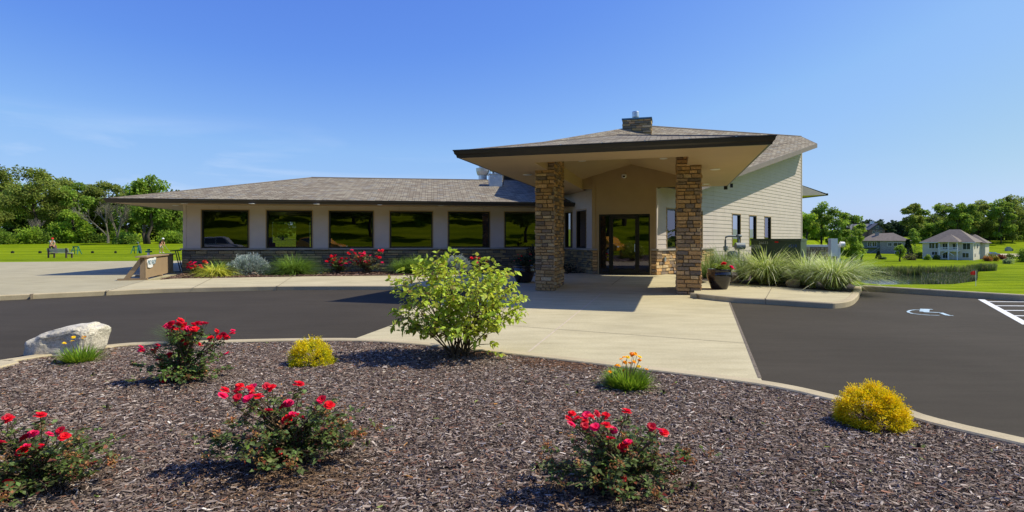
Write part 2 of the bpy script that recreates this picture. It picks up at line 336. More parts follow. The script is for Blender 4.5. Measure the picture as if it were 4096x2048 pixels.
def copy_tree(o, parent=None):
    c = o.copy(); C.objects.link(c); c.parent = parent; OFF[c.name] = OFF.get(o.name, Vector())
    for ch in [x for x in list(C.objects) if x.parent == o]: copy_tree(ch, c)
    return c
def newlike(o, loc, rz, sc, label, group=None):
    c = copy_tree(o); c.location = loc; c.rotation_euler = (0, 0, rz); c.scale = sc if hasattr(sc, '__len__') else (sc,) * 3
    c['label'] = label
    if group: c['group'] = group
    return c
def clip(poly, a, b, c):               # keep a x + b y <= c
    out = []
    for i in range(len(poly)):
        p, q = poly[i], poly[(i + 1) % len(poly)]; fp = a * p[0] + b * p[1] - c; fq = a * q[0] + b * q[1] - c
        if fp <= 0: out.append(p)
        if fp * fq < 0: t = fp / (fp - fq); out.append((p[0] + (q[0] - p[0]) * t, p[1] + (q[1] - p[1]) * t))
    return out
class Wall:
    """vertical wall: plan start P, unit direction d, outward normal n"""
    def __init__(s, P, d, out): s.P = Vector((P[0], P[1], 0)); s.d = Vector((d[0], d[1], 0)); s.n = Vector((out[0], out[1], 0))
    def p(s, a, z, o=0): return s.P + s.d * a + s.n * o + Vector((0, 0, z))
    def box(s, mb, a0, a1, z0, z1, o0, o1, col=None): mb.box(s.p(a0, z0, o0), s.d * (a1 - a0), Vector((0, 0, z1 - z0)), s.n * (o1 - o0), col)
    def core(s, mb, L0, L, z0, z1, ops, t=.18, top=None):
        xs = sorted({L0, L, *[q for o in ops for q in o[:2] if L0 < q < L]}); zs = sorted({z0, z1, *[q for o in ops for q in o[2:] if z0 < q < z1]})
        for x0, x1 in zip(xs, xs[1:]):
            for a, b in zip(zs, zs[1:]):
                if any(o[0] <= x0 + 1e-4 and o[1] >= x1 - 1e-4 and o[2] <= a + 1e-4 and o[3] >= b - 1e-4 for o in ops): continue
                s.box(mb, x0, x1, a, b, -t, 0)
        if top:                        # sloping part above z1: top(s) = t0 + t1 s
            b0 = max(z1 + .001, top[0] + top[1] * L0); b1 = top[0] + top[1] * L
            poly = [(L0, z1), (L, z1), (L, b1), (L0, b0)]
            for o in (0, -t): mb.face([s.p(a, z, o) for a, z in poly])
    def siding(s, mb, L0, L, z0, z1, ops, row=.17, top=None, lap=.014):
        z = z0
        while z < z1 - .02:
            zt = min(z + row, z1); iv = [(L0, L)]
            for o in ops:
                if o[2] < zt - .03 and o[3] > z + .03:
                    nv = []
                    for a, b in iv:
                        if o[0] > a: nv.append((a, min(b, o[0])))
                        if o[1] < b: nv.append((max(a, o[1]), b))
                    iv = [q for q in nv if q[1] - q[0] > .01]
            for a, b in iv:
                cuts = [a]; x = a + random.uniform(1.2, 3.6)
                while x < b - .5: cuts.append(x); x += 3.6
                cuts.append(b)
                for c0, c1 in zip(cuts, cuts[1:]):
                    poly = [(c0 + .003, z), (c1 - .003, z), (c1 - .003, zt), (c0 + .003, zt)]
                    if top: poly = clip(poly, -top[1], 1, top[0])
                    if len(poly) < 3: continue
                    f = lambda zz: .006 + lap * (1 - (zz - z) / row)
                    mb.face([s.p(x, zz, f(zz)) for x, zz in poly])
                    mb.face([s.p(c0, z, .001), s.p(c1, z, .001), s.p(c1, z, .006 + lap), s.p(c0, z, .006 + lap)])
            z += row
SCOL = [(.58, .35, .15), (.64, .41, .20), (.52, .32, .14), (.30, .22, .15), (.24, .19, .15), (.60, .44, .25), (.50, .32, .17), (.40, .29, .19), (.56, .35, .16)]
SCOLG = [(.40, .31, .165), (.34, .27, .155), (.24, .205, .14), (.46, .33, .16), (.21, .18, .125), (.50, .34, .15)]
def stones(mb, W, a0, a1, z0, z1, pal, hmin=.07, hmax=.135, lmin=.16, lmax=.45, out=.0, wrap=True, rnd=random):
    z = z0
    while z < z1 - .01:
        h = rnd.uniform(hmin, hmax); h = min(h, z1 - z)
        if z1 - z - h < .03: h = z1 - z
        a = a0 - (rnd.uniform(0, .02) if wrap else 0)
        while a < a1 - .01:
            l = rnd.uniform(lmin, lmax); l = min(l, a1 - a)
            if a1 - a - l < .06: l = a1 - a
            c = rnd.choice(pal); k = rnd.uniform(.82, 1.18); c = tuple(x * k for x in c)
            pr = out + rnd.uniform(.022, .055); g = .006; hh = h
            b = len(mb.v); x0, x1, q0, q1 = a + g, a + l - g, z + g, z + hh - g; e = .008
            pts = [(x0, q0, 0), (x1, q0, 0), (x1, q1, 0), (x0, q1, 0)]
            front = [(x0 + e + rnd.uniform(0, e), q0 + e, pr + rnd.uniform(-.01, .01)), (x1 - e - rnd.uniform(0, e), q0 + rnd.uniform(0, e), pr + rnd.uniform(-.01, .01)), (x1 - e, q1 - e - rnd.uniform(0, e), pr + rnd.uniform(-.01, .01)), (x0 + rnd.uniform(0, e), q1 - e, pr + rnd.uniform(-.01, .01))]
            mb.v += [tuple(W.p(x, zz, o)) for x, zz, o in pts + front]; mb.c += [c] * 8
            mb.f += [(b + 4, b + 5, b + 6, b + 7), (b, b + 1, b + 5, b + 4), (b + 1, b + 2, b + 6, b + 5), (b + 2, b + 3, b + 7, b + 6), (b + 3, b, b + 4, b + 7)]
            a += l
        z += h
def window(W, a0, a1, z0, z1, parent, mull=None, trim=True, inside=False):
    mb = MB(); t = .055
    for (x0, x1, q0, q1) in ((a0, a1, z0, z0 + t), (a0, a1, z1 - t, z1), (a0, a0 + t, z0 + t, z1 - t), (a1 - t, a1, z0 + t, z1 - t)): W.box(mb, x0, x1, q0, q1, -.12, .012)
    o = mb.build('window', 'black', parent)
    if trim:
        tb = MB(); w = .035
        for (x0, x1, q0, q1) in ((a0 - w, a1 + w, z1, z1 + w), (a0 - w, a0, z0, z1), (a1, a1 + w, z0, z1)): W.box(tb, x0, x1, q0, q1, .0, .028)
        tb.build('trim', 'tan', o)
    gb = MB(); gb.face([W.p(a0 + t, z0 + t, -.05), W.p(a1 - t, z0 + t, -.05), W.p(a1 - t, z1 - t, -.05), W.p(a0 + t, z1 - t, -.05)]); gb.build('pane', 'glass', o)
    return o
def roofface(mb, pts, eave_dir=None):
    pts = [Vector(p) for p in pts]; n = (pts[1] - pts[0]).cross(pts[2] - pts[0]).normalized()
    if n.z < 0: n = -n
    x = Vector((eave_dir[0], eave_dir[1], 0)).normalized() if eave_dir else n.cross(Vector((0, 0, 1))).normalized()
    x = (x - n * x.dot(n)).normalized(); y = n.cross(x)
    mb.face(pts, uv=[(p.dot(x), p.dot(y)) for p in pts])
def text_mesh(name, s, size, m, parent, origin, ux, uz, extrude=.002):
    cu = bpy.data.curves.new(name, 'FONT'); cu.body = s; cu.size = size; cu.extrude = extrude; cu.align_x = 'CENTER'; cu.align_y = 'CENTER'
    o = bpy.data.objects.new('tmp', cu); C.objects.link(o); dg = bpy.context.evaluated_depsgraph_get(); dg.update()
    me = bpy.data.meshes.new_from_object(o.evaluated_get(dg)); bpy.data.objects.remove(o)
    ux = Vector(ux).normalized(); uz = Vector(uz).normalized(); n = ux.cross(uz)
    mt = Matrix((ux, uz, n)).transposed().to_4x4(); mt.translation = Vector(origin) - OFF.get(parent.name, Vector()); me.transform(mt)
    me.materials.clear(); me.materials.append(M[m]); ob = bpy.data.objects.new(name, me); C.objects.link(ob); ob.parent = parent; OFF[ob.name] = OFF.get(parent.name, Vector()); return ob

# ------------------------------------------------------------------ GROUND
def grid_ground():
    xs = np.unique(np.concatenate([np.arange(-60, 62, 2.), np.arange(60, 402, 5.), -np.arange(60, 402, 8.), np.array([-900, -650, 500, 650, 900.])]))
    ys = np.unique(np.concatenate([np.arange(-60, 60, 2.), np.arange(60, 402, 3.), np.array([-400, -200, -120, -80, 450, 520, 650, 900, 1400.])]))
    V = [(x, y, hgt(x, y)) for y in ys for x in xs]; n = len(xs)
    Fc = [(j * n + i, j * n + i + 1, (j + 1) * n + i + 1, (j + 1) * n + i) for j in range(len(ys) - 1) for i in range(n - 1)]
    me = bpy.data.meshes.new('lawn'); me.from_pydata(V, [], Fc); me.polygons.foreach_set('use_smooth', [True] * len(Fc)); me.materials.append(M['grass'])
    o = bpy.data.objects.new('lawn', me); C.objects.link(o); o['kind'] = 'structure'
grid_ground()
def sheet(name, poly, z, m, thick=.0):
    mb = MB()
    if thick: mb.prism([tuple(p[:2]) for p in poly], z - thick, z)
    else: mb.face([(p[0], p[1], z) for p in poly])
    return mb.build(name, m, kind='structure')
def spline(pts, n=6):
    out = []; P = [Vector((p[0], p[1], 0)) for p in pts]; P = [P[0] * 2 - P[1]] + P + [P[-1] * 2 - P[-2]]
    for i in range(1, len(P) - 2):
        for k in range(n):
            t = k / n; a, b, c, d = P[i - 1:i + 3]
            out.append(.5 * ((2 * b) + (c - a) * t + (2 * a - 5 * b + 4 * c - d) * t * t + (3 * b - a - 3 * c + d) * t ** 3))
    out.append(P[-2]); return out
# far kerb on the left, bottom edge (road side)
KL = spline([(-30, -1), (-22, 6), (-16.5, 10.3), G(0, 1202), G(420, 1182), G(700, 1170), G(1100, 1161.5), G(1560, 1160), (-1.6, 15.9), (-.2, 15.55)])
KR = spline([G(2760, 1192), G(2912, 1209), G(3063, 1218), G(3285, 1232.6), G(3355, 1233), G(3405, 1223), G(3432, 1200), G(3443, 1172), G(3446, 1163)])
KF = [Vector((9.93, 15.8, 0)), Vector((12.0, 13.1, 0)), Vector((16, 7.9, 0)), Vector((26, -5, 0))]
IS = spline([(-20, -9), (-12.5, 0), G(-500, 1520, .05), G(0, 1439, .05), G(413, 1380, .05), G(684, 1364, .05), G(1367, 1351, .05), G(1749, 1371, .05), G(2385, 1439, .05), G(3037, 1518, .05), G(3387, 1588, .05), G(3609, 1628, .05), G(4096, 1749, .05), (6, 1), (9, -9)])
# asphalt: one sheet under road and lot, up to the kerbs
road = [(-30, -1), (-40, -15), (26, -15), (26, -5), (16, 7.9), (12, 13.1), (9.93, 15.8)] + [tuple(p[:2]) for p in reversed(KR)] + [(4.5, 15.2), (0, 15.8)] + [tuple(p[:2]) for p in reversed(KL)][1:-1]
sheet('road', [(p[0], p[1]) for p in road], 0, 'asphalt')
# concrete apron under the canopy
apron = [G(3050, 1530), G(2917, 1208.5), (5.1, 14.4), (4.9, 15.6), (.2, 15.9), (-.3, 15.5), G(1800, 1195), G(1576, 1246), G(1630, 1278), G(1380, 1370), (-2.3, 7.6), (0, 6.2)]
sheet('driveway_apron', apron, .005, 'concrete')
def strip(mb, a, b, w, z):
    a, b = Vector((a[0], a[1], z)), Vector((b[0], b[1], z)); t = (b - a).normalized(); q = Vector((-t.y, t.x, 0)) * w / 2; mb.face([a - q, b - q, b + q, a + q])
jm = MB(); M['joint'] = mat('joint_filler', (.16, .13, .095), .9, .3, 20); M['palejoint'] = mat('pale_joint_filler', (.50, .42, .31), .9, .2, 20)
strip(jm, G(2009, 1302), G(2989, 1375), .012, .009); strip(jm, G(2918, 1210), G(3040, 1515), .035, .009)
jm.build('apron_joint', 'joint', kind='structure')
jm = MB(); strip(jm, G(2114, 1410), G(2447, 1142), .03, .009); jm.build('apron_joint', 'palejoint', kind='structure')
# island bed and its kerb
CH = Vector((0, -6, 0))
def offset(line, w):
    out = []
    for i, p in enumerate(line):
        t = (line[min(i + 1, len(line) - 1)] - line[max(i - 1, 0)]); t.z = 0; t.normalize(); out.append(p + Vector((t.y, -t.x, 0)) * w)
    return out
def kerb(name, line, w, h, m='concrete_kerb', bev=.02, base=-.05, split=3.2):
    inn = offset(line, w); o1 = offset(line, bev); i1 = offset(line, w - bev); mb = MB(); n = len(line)
    prof = [(line, base), (line, h - bev), (o1, h), (i1, h), (inn, h - bev), (inn, base)]
    for l, z in prof:
        for p in l: mb.v.append((p[0], p[1], z)); mb.c.append((1, 1, 1))
    for k in range(len(prof) - 1):
        for i in range(n - 1): a = k * n + i; mb.f.append((a, a + 1, a + n + 1, a + n))
    for e in (0, n - 1): mb.f.append(tuple(k * n + e for k in range(len(prof))))
    return mb.build(name, m, kind='structure')
ISn = [Vector((p[0], p[1], 0)) for p in IS]
kerb('island_kerb', ISn, .17, .05, 'concrete_kerb', .012)
isl_in = offset(ISn, .165)
sheet('mulch_bed', [(p[0], p[1]) for p in isl_in] + [(0, -9)], .012, 'mulch')
kl_in = offset(KL, -.0)
kerb('far_kerb', list(reversed(KL)), -.16 * -1, .125, 'concrete_kerb', .02) if False else None
def kerb_out(name, line, w, h, m='concrete_kerb', bev=.02):   # body lies on the left side of the line's travel
    return kerb(name, list(reversed(line)), w, h, m, bev)
kerb_out('kerb', KL, .16, .125); kerb_out('kerb', KR, .16, .125)
kerb_out('kerb', [KF[3], KF[2], KF[1], KF[0]][::-1], .17, .155)
# kerb joints (thin dark cuts)
jm = MB()
def kj(P, t, w=.16, h=.125):
    n = Vector((-t[1], t[0], 0)).normalized(); P = Vector((P[0], P[1], 0)); t = Vector((t[0], t[1], 0)).normalized()
    jm.box(P - t * .006 - n * .003, t * .012, n * (w + .003), Vector((0, 0, h + .003)))
for u, v in ((424, 1182), (1107, 1161.5), (120, 1198)): kj(G(u, v), (.94, .3))
kj(G(3063, 1218), (.9, -.25)); kj(G(2788, 1197), (.9, -.25)); kj((10.9, 14.55), (.6, -.8), .17, .155)
jm.build('kerb_joint', 'joint', kind='structure')
# pavements behind the kerbs
KLi = offset(list(reversed(KL)), .155)[::-1]
A1 = G(583, 1122, .12)
kl_main = [p for p in KLi if p[0] > A1[0] - .0 or True]
ic = min(range(len(KLi)), key=lambda i: (KLi[i] - Vector((G(424, 1165, .12)[0], G(424, 1165, .12)[1], 0))).length)
walk = [tuple(p[:2]) for p in KLi[ic:]] + [(.55, 15.9), (5.0, 14.75), (5.1, 15.0)]
entrance_pave = None
sheet('sidewalk', [tuple(p[:2]) for p in KLi[ic:]] + [(-.1, 16.4), (1.7, 24.4), (-1.5, 21.3), (-3.06, 20.9), G(1268, 1105, .12)[:2], G(700, 1114.5, .12)[:2], A1[:2]], .12, 'concrete', .1)
sheet('plaza', [tuple(p[:2]) for p in KLi[:ic + 1]] + [A1[:2], (-12.6, 20.4), (-13.1, 22.2), (-13.6, 37.5), (-31, 33), (-60, 31), (-60, 5)], .118, 'concrete_old', .1)
# entrance slab with a gentle ramp from the drive
mb = MB(); L0, L1 = (.0, 16.0), (4.95, 14.75)
mb.face([(-.1, 15.9, .008), (4.95, 14.55, .008), (5.4, 16.3, .12), (.3, 17.6, .12)])
mb.face([(.3, 17.6, .12), (5.4, 16.3, .12), (7.0, 20.6, .12), (5.9, 21.6, .12), (2.9, 22.3, .12), (2.4, 24.9, .12), (1.4, 24.7, .12)])
mb.face([(-.1, 15.9, .008), (.3, 17.6, .12), (-.1, 16.4, .12)]); mb.face([(4.95, 14.55, .008), (5.55, 14.75, .12), (5.4, 16.3, .12)])
mb.build('entrance_walk', 'concrete', kind='structure')
KRi = offset(list(reversed(KR)), .155)[::-1]
sheet('sidewalk', [tuple(p[:2]) for p in KRi[:-1]] + [G(3440, 1149, .12)[:2], G(3414, 1165, .12)[:2], G(3402, 1170.6, .12)[:2], G(3084, 1145, .12)[:2], G(2922, 1132, .12)[:2], G(2791, 1121, .12)[:2], (6.2, 17.6), (5.3, 16.2)], .12, 'concrete', .1)
sheet('planting_bed', [G(3402, 1170.6, .12)[:2], G(3430, 1150, .12)[:2], (10.6, 17.5), (10.9, 20.5), (8.8, 24.3), (6.0, 21.3), (6.9, 20.6), (5.6, 17.0), G(2791, 1121, .12)[:2], G(2922, 1132, .12)[:2], G(3084, 1145, .12)[:2]], .116, 'mulch', .12)
sheet('planting_bed', [G(640, 1119, .12)[:2], G(700, 1114.5, .12)[:2], G(1268, 1105, .12)[:2], (-3.06, 20.9), (-1.5, 21.3), (1.7, 24.2), (1.9, 24.6), (-13.0, 22.45)], .124, 'mulch_brown', .1)
jm = MB()
for (a, b) in ((G(3063, 1194, .125), G(3090, 1146, .125)), (G(1107, 1147, .125), G(1170, 1106, .125)), (G(1560, 1143, .125), G(1590, 1101, .125)), (G(424, 1165, .125), G(575, 1123, .125)), (G(1800, 1138, .125), G(1830, 1100, .125)), (G(770, 1152, .125), G(850, 1112, .125))): strip(jm, a, b, .014, .1275)
strip(jm, G(2447, 1142, .1), G(2496, 1104, .12), .02, .125)
jm.build('sidewalk_joint', 'joint', kind='structure')
# painted markings
pm = MB(); Zm = .005
a, b = G(3925, 1198.5), G(4110, 1300); strip(pm, a, b, .13, Zm)
for k in range(5):
    t = .12 + .2 * k; q = a.lerp(b, t); strip(pm, q, q + Vector((2.0, -.13 - .35 * 0, 0)), .10, Zm + .001)
pm.build('parking_marking', 'paint', kind='structure')
pm = MB()
def pl(pts, w, z=.005):
    g = [G(*p) for p in pts]
    for p, q in zip(g, g[1:]): strip(pm, p, q, w, z)
pl([(3693, 1240.5), (3660, 1240), (3642, 1242), (3632, 1246), (3634, 1250), (3650, 1255), (3685, 1259), (3722, 1261.5), (3758, 1262.5)], .05)
pl([(3698, 1237.5), (3730, 1238.5)], .09, .006); pl([(3700, 1237), (3697, 1248)], .16, .007); pl([(3694, 1249), (3762, 1252), (3792, 1263)], .085, .008); pl([(3792, 1263.5), (3814, 1264.5)], .06, .009)
pm.build('accessible_parking_marking', 'bluepaint', kind='structure')

# ------------------------------------------------------------------ CLUBHOUSE
club = thing('clubhouse', (0, 24, .12), 'long low clubhouse with tan siding, brown shingle roof and entrance canopy on stone pillars', 'building')
W0 = (-13.26, 22.5); wd = (.9903, .1392); wnn = (.1392, -.9903)     # outward normal faces the camera
WW = Wall(W0, wd, wnn); WL = 15.75; FL = .12
wins = [(806.8, 995.6), (1066.2, 1249), (1316, 1494), (1559.5, 1730.4), (1792.5, 1958.3)]
ops = [(su(W0, wd, a), su(W0, wd, b), 1.11, 2.66) for a, b in wins]; a6 = su(W0, wd, 2018); ops.append((a6, a6 + 1.75, 1.11, 2.66))
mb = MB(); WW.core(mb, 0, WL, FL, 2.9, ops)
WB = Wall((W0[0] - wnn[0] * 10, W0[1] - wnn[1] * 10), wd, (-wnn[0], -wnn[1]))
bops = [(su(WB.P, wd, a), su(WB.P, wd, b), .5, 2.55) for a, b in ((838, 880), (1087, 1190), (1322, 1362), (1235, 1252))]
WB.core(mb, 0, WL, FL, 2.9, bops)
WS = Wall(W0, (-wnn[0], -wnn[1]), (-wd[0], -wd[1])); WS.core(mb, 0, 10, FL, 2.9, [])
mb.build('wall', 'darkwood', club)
mb = MB(); WW.siding(mb, 0, WL, 1.11, 2.88, ops, .156); mb.build('siding', 'siding', club); mb = MB(); WS.siding(mb, 0, 10, 1.11, 2.88, [], .156); mb.build('siding', 'siding', club)
mb = MB()
WW.box(mb, -.02, .10, 1.11, 2.88, .0, .03)
mb.build('corner_trim', 'siding', club)
mb = MB(); WW.box(mb, -.06, WL, FL - .1, 1.04, -.02, .02); stones(mb, WW, -.05, WL, FL, 1.04, SCOLG, .06, .14, .22, .65, .02); stones(mb, WS, 0, 10, FL, 1.04, SCOLG, out=.0)
for i in range(8): mb.c[i] = (.11, .09, .07)
mb.build('stone_base', 'stone', club)
mb = MB(); ed = [-.1] + [q for o in ops for q in o[:2]] + [WL]
for a, b in zip(ed[::2], ed[1::2]): WW.box(mb, a, b, 1.04, 1.108, .0, .11)
for o in ops: WW.box(mb, o[0] + .001, o[1] - .001, 1.04, 1.105, .0, .06)
mb.build('stone_cap', 'cap', club)
for o in ops: window(WW, *o, club)
for o in bops: window(WB, *o, club, trim=False)
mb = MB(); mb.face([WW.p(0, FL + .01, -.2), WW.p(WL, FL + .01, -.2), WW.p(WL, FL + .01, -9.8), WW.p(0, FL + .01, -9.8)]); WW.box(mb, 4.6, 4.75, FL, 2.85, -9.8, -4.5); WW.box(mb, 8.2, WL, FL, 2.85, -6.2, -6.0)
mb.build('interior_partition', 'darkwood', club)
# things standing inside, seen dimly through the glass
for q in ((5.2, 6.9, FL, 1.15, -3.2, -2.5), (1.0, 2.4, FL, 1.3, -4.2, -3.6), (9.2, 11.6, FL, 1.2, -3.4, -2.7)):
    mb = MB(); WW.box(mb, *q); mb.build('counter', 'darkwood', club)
# wing roof
z0, z1 = 3.0, 4.56; D = 6.1
def wp(a, o, z): return WW.p(a, z, -o)      # o = distance behind the facade
A0, A1_ = -2.16, WL + .4; o0, o1 = -1.2, 11.0
e = [wp(A0, o0, z0), wp(A1_, o0, z0), wp(A1_, o1, z0), wp(A0, o1, z0)]; r0, r1 = wp(A0 + D, o0 + D, z1), wp(A1_, o0 + D, z1)
mb = MB(); roofface(mb, [e[0], e[1], r1, r0], wd); roofface(mb, [e[2], e[3], r0, r1], wd); roofface(mb, [e[3], e[0], r0], wnn)
strp = MB()
mb.build('wing_roof', 'shingle', club)
mb = MB()
def ridge(mb, p, q, r=.05): mb.tube([Vector(p) + Vector((0, 0, .0)), Vector(q)], r, 6)
ridge(mb, r0, r1, .045); ridge(mb, e[0], r0, .035); mb.build('ridge_cap', 'roofbrown', club)
mb = MB(); mb.face([wp(A0 + .04, o0 + .04, 2.862), wp(A1_ - .4, o0 + .04, 2.862), wp(A1_ - .4, o1, 2.862), wp(A0 + .04, o1, 2.862)]); mb.build('soffit', 'soffit', club)
GUT = [(-.02, -.15), (.05, -.15), (.065, -.10), (.10, -.07), (.115, -.015), (.13, -.01), (.13, .015), (.10, .015), (.095, -.0), (-.02, -.0)]
def gutter(mb, P, Q, out, prof=GUT, e0=0, e1=0):
    P, Q, out = Vector(P), Vector(Q), Vector((out[0], out[1], 0)).normalized(); t = (Q - P); t.z = 0; t.normalize(); b = len(mb.v); n = len(prof)
    for o, zz in prof: mb.v.append(tuple(P + out * o - t * max(0, o) * e0 + Vector((0, 0, zz)))); mb.c.append((1, 1, 1))
    for o, zz in prof: mb.v.append(tuple(Q + out * o + t * max(0, o) * e1 + Vector((0, 0, zz)))); mb.c.append((1, 1, 1))
    for i in range(n): j = (i + 1) % n; mb.f.append((b + i, b + j, b + n + j, b + n + i))
    mb.f.append(tuple(b + i for i in range(n))[::-1]); mb.f.append(tuple(b + n + i for i in range(n)))
mb = MB(); gutter(mb, e[0], e[1], wnn, e0=1); gutter(mb, e[3], e[0], (-wd[0], -wd[1]), e1=1); mb.build('gutter', 'fascia', club)
for k in range(22):
    q = e[0].lerp(e[1], (k + .5) / 22) + Vector((wnn[0], wnn[1], 0)) * .115; mb = MB(); mb.cbox(q + Vector((0, 0, .012)), .03, .03, .012); mb.build('gutter_clip', 'galv', club)
def disc(name, c, r, parent, m='light'):
    q = MB(); q.lathe(c, [(r, 0), (r, -.012), (r * .8, -.02)], 16); return q.build(name, m, parent)
for u, v in ((738, 813), (702, 821), (1008, 814), (1266, 816), (1520, 819), (1763, 822)):
    Y = (2.86 - E) * F / (H - v); disc('soffit_light', ((u - 2048) / F * Y, Y, 2.86), .12, club)
# rooftop equipment on the wing
def roofz(x, y):
    o = -((x - W0[0]) * wnn[0] + (y - W0[1]) * wnn[1]); return z0 + .256 * (o + 1.2)
mb = MB(); bx, by = -.83, 27.2; bz = roofz(bx, by) - .02; mb.cbox((bx, by + .3, bz), .62, .6, .60, R(8)); mb.cbox((bx, by + .3, bz + .601), .70, .68, .04, R(8))
o_ = mb.build('rooftop_duct', 'galv', club)
for q in ((-.17, .47, .03), (.17, .47, .03), (-.02, .41, .05)):
    mb = MB(); mb.cbox((bx + q[0], by - .03 + q[0] * .14, bz + q[1]), .07, .02, q[2], R(8)); mb.build('label_plate', 'white', o_)
mb = MB(); mb.lathe((-1.55, 29.5, 4.35), [(.22, 0), (.22, .5), (.28, .52), (.34, .7), (.36, .86), (.36, .88), (.2, .88), (.2, 1.18), (.24, 1.2), (.1, 1.3)], 24); mb.build('exhaust_fan', 'galv', club, smooth_=False)
mb = MB(); mb.lathe((-.75, 29.6, 4.35), [(.3, 0), (.3, .7), (.42, .75), (.42, .95), (.2, 1.1)], 20); mb.build('exhaust_fan', 'galv', club)
mb = MB(); mb.tube([(-1.12, 28.6, 5.35), (-1.13, 28.5, 4.62), (-1.02, 28.3, 4.55), (-.93, 27.9, 4.95)], .02, 6); mb.build('vent_cable', 'black', club); mb = MB(); mb.tube([(-.45, 27.3, bz + .6), (-.42, 27.3, bz + .1)], .02, 6); mb.build('vent_cable', 'black', club)
mb = MB(); mb.cbox((.02, 30.3, 4.4), 1.1, .6, .55, R(8)); mb.build('roof_curb', 'black', club)

# canopy frame: origin at the left pillar's front left corner
CO = (.70, 15.8); cd = Vector((.961, -.276, 0)); ca = Vector((.276, .961, 0))
def cp(d, a, z): return Vector((CO[0], CO[1], 0)) + cd * d + ca * a + Vector((0, 0, z))
dl, dr, af, ab, abl = -1.22, 5.62, -2.85, 6.3, 9.3; zs = 3.41; ze = 3.58; za = 4.40; dm = (dl + dr) / 2; half = (dr - dl) / 2
ap = cp(dm, af + half, za)
mb = MB(); roofface(mb, [cp(dl, af, ze), cp(dr, af, ze), ap], cd); roofface(mb, [cp(dl, abl, ze), cp(dl, af, ze), ap, cp(dm, abl, za)], ca); roofface(mb, [cp(dr, af, ze), cp(dr, ab, ze), cp(dm, ab, za), ap], ca)
mb.face([cp(dr, ab, ze), cp(dr, ab, zs), cp(dm, ab, zs), cp(dm, ab, za)], uv=[(0, 0)] * 4)
mb.build('canopy_roof', 'shingle', club)
mb = MB(); ridge(mb, cp(dl, af, ze), ap, .03); ridge(mb, cp(dr, af, ze), ap, .03); mb.build('ridge_cap', 'roofbrown', club)
CG = [(o * 1.0, zz * 1.13) for o, zz in GUT]
mb = MB(); gutter(mb, cp(dl, af, ze), cp(dr, af, ze), -ca, CG, 1, 1); gutter(mb, cp(dr, af, ze), cp(dr, ab, ze), cd, [(-.02, -.17), (.03, -.17), (.03, -.02), (-.02, -.02)]); gutter(mb, cp(dl, abl, ze), cp(dl, af, ze), -cd, [(-.02, -.17), (.03, -.17), (.03, 0), (-.02, 0)]); gutter(mb, cp(dr, ab, ze), cp(dm, ab, ze), ca, [(-.02, -.17), (.03, -.17), (.03, 0), (-.02, 0)])
mb.build('gutter', 'fascia', club)
mb = MB(); gutter(mb, cp(dr, af, ze), cp(dr, ab, ze), cd, [(.031, -.13), (.055, -.13), (.055, .02), (.031, .02)]); mb.build('rake_board', 'greyrake', club)
mb = MB(); mb.cbox(cp(dr - .05, ab + .0, 3.28), .12, .12, .12, R(-16)); mb.build('floodlight', 'black', club); mb = MB(); mb.cbox(cp(dr + .14, ab - .1, 3.34), .09, .09, .14, R(-16)); mb.build('floodlight', 'black', club)
for k in range(7):
    q = cp(dl + (dr - dl) * (k + .7) / 7.4, af - .115, ze + .012); mb = MB(); mb.cbox(q, .03, .03, .015); mb.build('gutter_clip', 'galv', club)
hd0, hd1, ha0 = .33, 4.07, -1.62; zh = 3.80; zc = 4.34
mb = MB()
def cq(*p): mb.face([cp(*q) for q in p])
i_ = .0
cq((dl, af, zs), (dr, af, zs), (dr, ha0, zs), (dl, ha0, zs)); cq((dl, ha0, zs), (hd0, ha0, zs), (hd0, abl + .3, zs), (dl, abl + .3, zs)); cq((hd1, ha0, zs), (dr, ha0, zs), (dr, ab, zs), (hd1, ab, zs))
cq((hd0, ha0, zs), (hd1, ha0, zs), (hd1, ha0, zh), (hd0, ha0, zh)); cq((hd0, ha0, zs), (hd0, ha0, zh), (hd0, ab + .3, zh), (hd0, ab + .3, zs)); cq((hd1, ha0, zs), (hd1, ha0, zh), (hd1, ab, zh), (hd1, ab, zs))
hm = (hd0 + hd1) / 2; hw = (hd1 - hd0) / 2
cq((hd0, ha0, zh), (hd1, ha0, zh), (hm, ha0 + hw, zc - .02)); cq((hd0, ha0, zh), (hm, ha0 + hw, zc - .02), (hm, ab + .3, zc - .02), (hd0, ab + .3, zh)); cq((hd1, ha0, zh), (hd1, ab + .3, zh), (hm, ab + .3, zc - .02), (hm, ha0 + hw, zc - .02))
mb.build('canopy_soffit', 'soffit', club)
for u, v in ((2110, 698), (2860, 676), (2822, 735)):
    Y = (zs - E) * F / (H - v); disc('soffit_light', ((u - 2048) / F * Y, Y, zs - .002), .14, club)
for d_, a_ in ((.95, 2.2), (3.45, 2.4), (.9, .2), (3.5, .3)):
    zz = zh + (zc - zh) * (1 - abs(d_ - hm) / hw) - .02; disc('soffit_light', cp(d_, a_, zz), .13, club)
def pillar(d0, w, dep, zlo):
    mb = MB(); P = cp(d0, 0, 0); Q = cp(d0 + w, 0, 0)
    front = Wall(P, cd, -ca); right = Wall(Q, ca, cd); left = Wall(cp(d0, dep, 0), -ca, -cd); back = Wall(cp(d0 + w, dep, 0), -cd, ca)
    mb.prism([tuple(cp(*q, 0)[:2]) for q in ((d0, 0), (d0 + w, 0), (d0 + w, dep), (d0, dep))], zlo, 3.95, (.2, .165, .12))
    for Wx, L in ((front, w), (right, dep), (left, dep), (back, w)): stones(mb, Wx, -.03, L + .03, zlo, 3.93, SCOL, .07, .125, .13, .36)
    return mb.build('pillar', 'stone', club)
pillar(0, .50, 1.3, .01); pillar(3.84, .56, 1.3, .01)

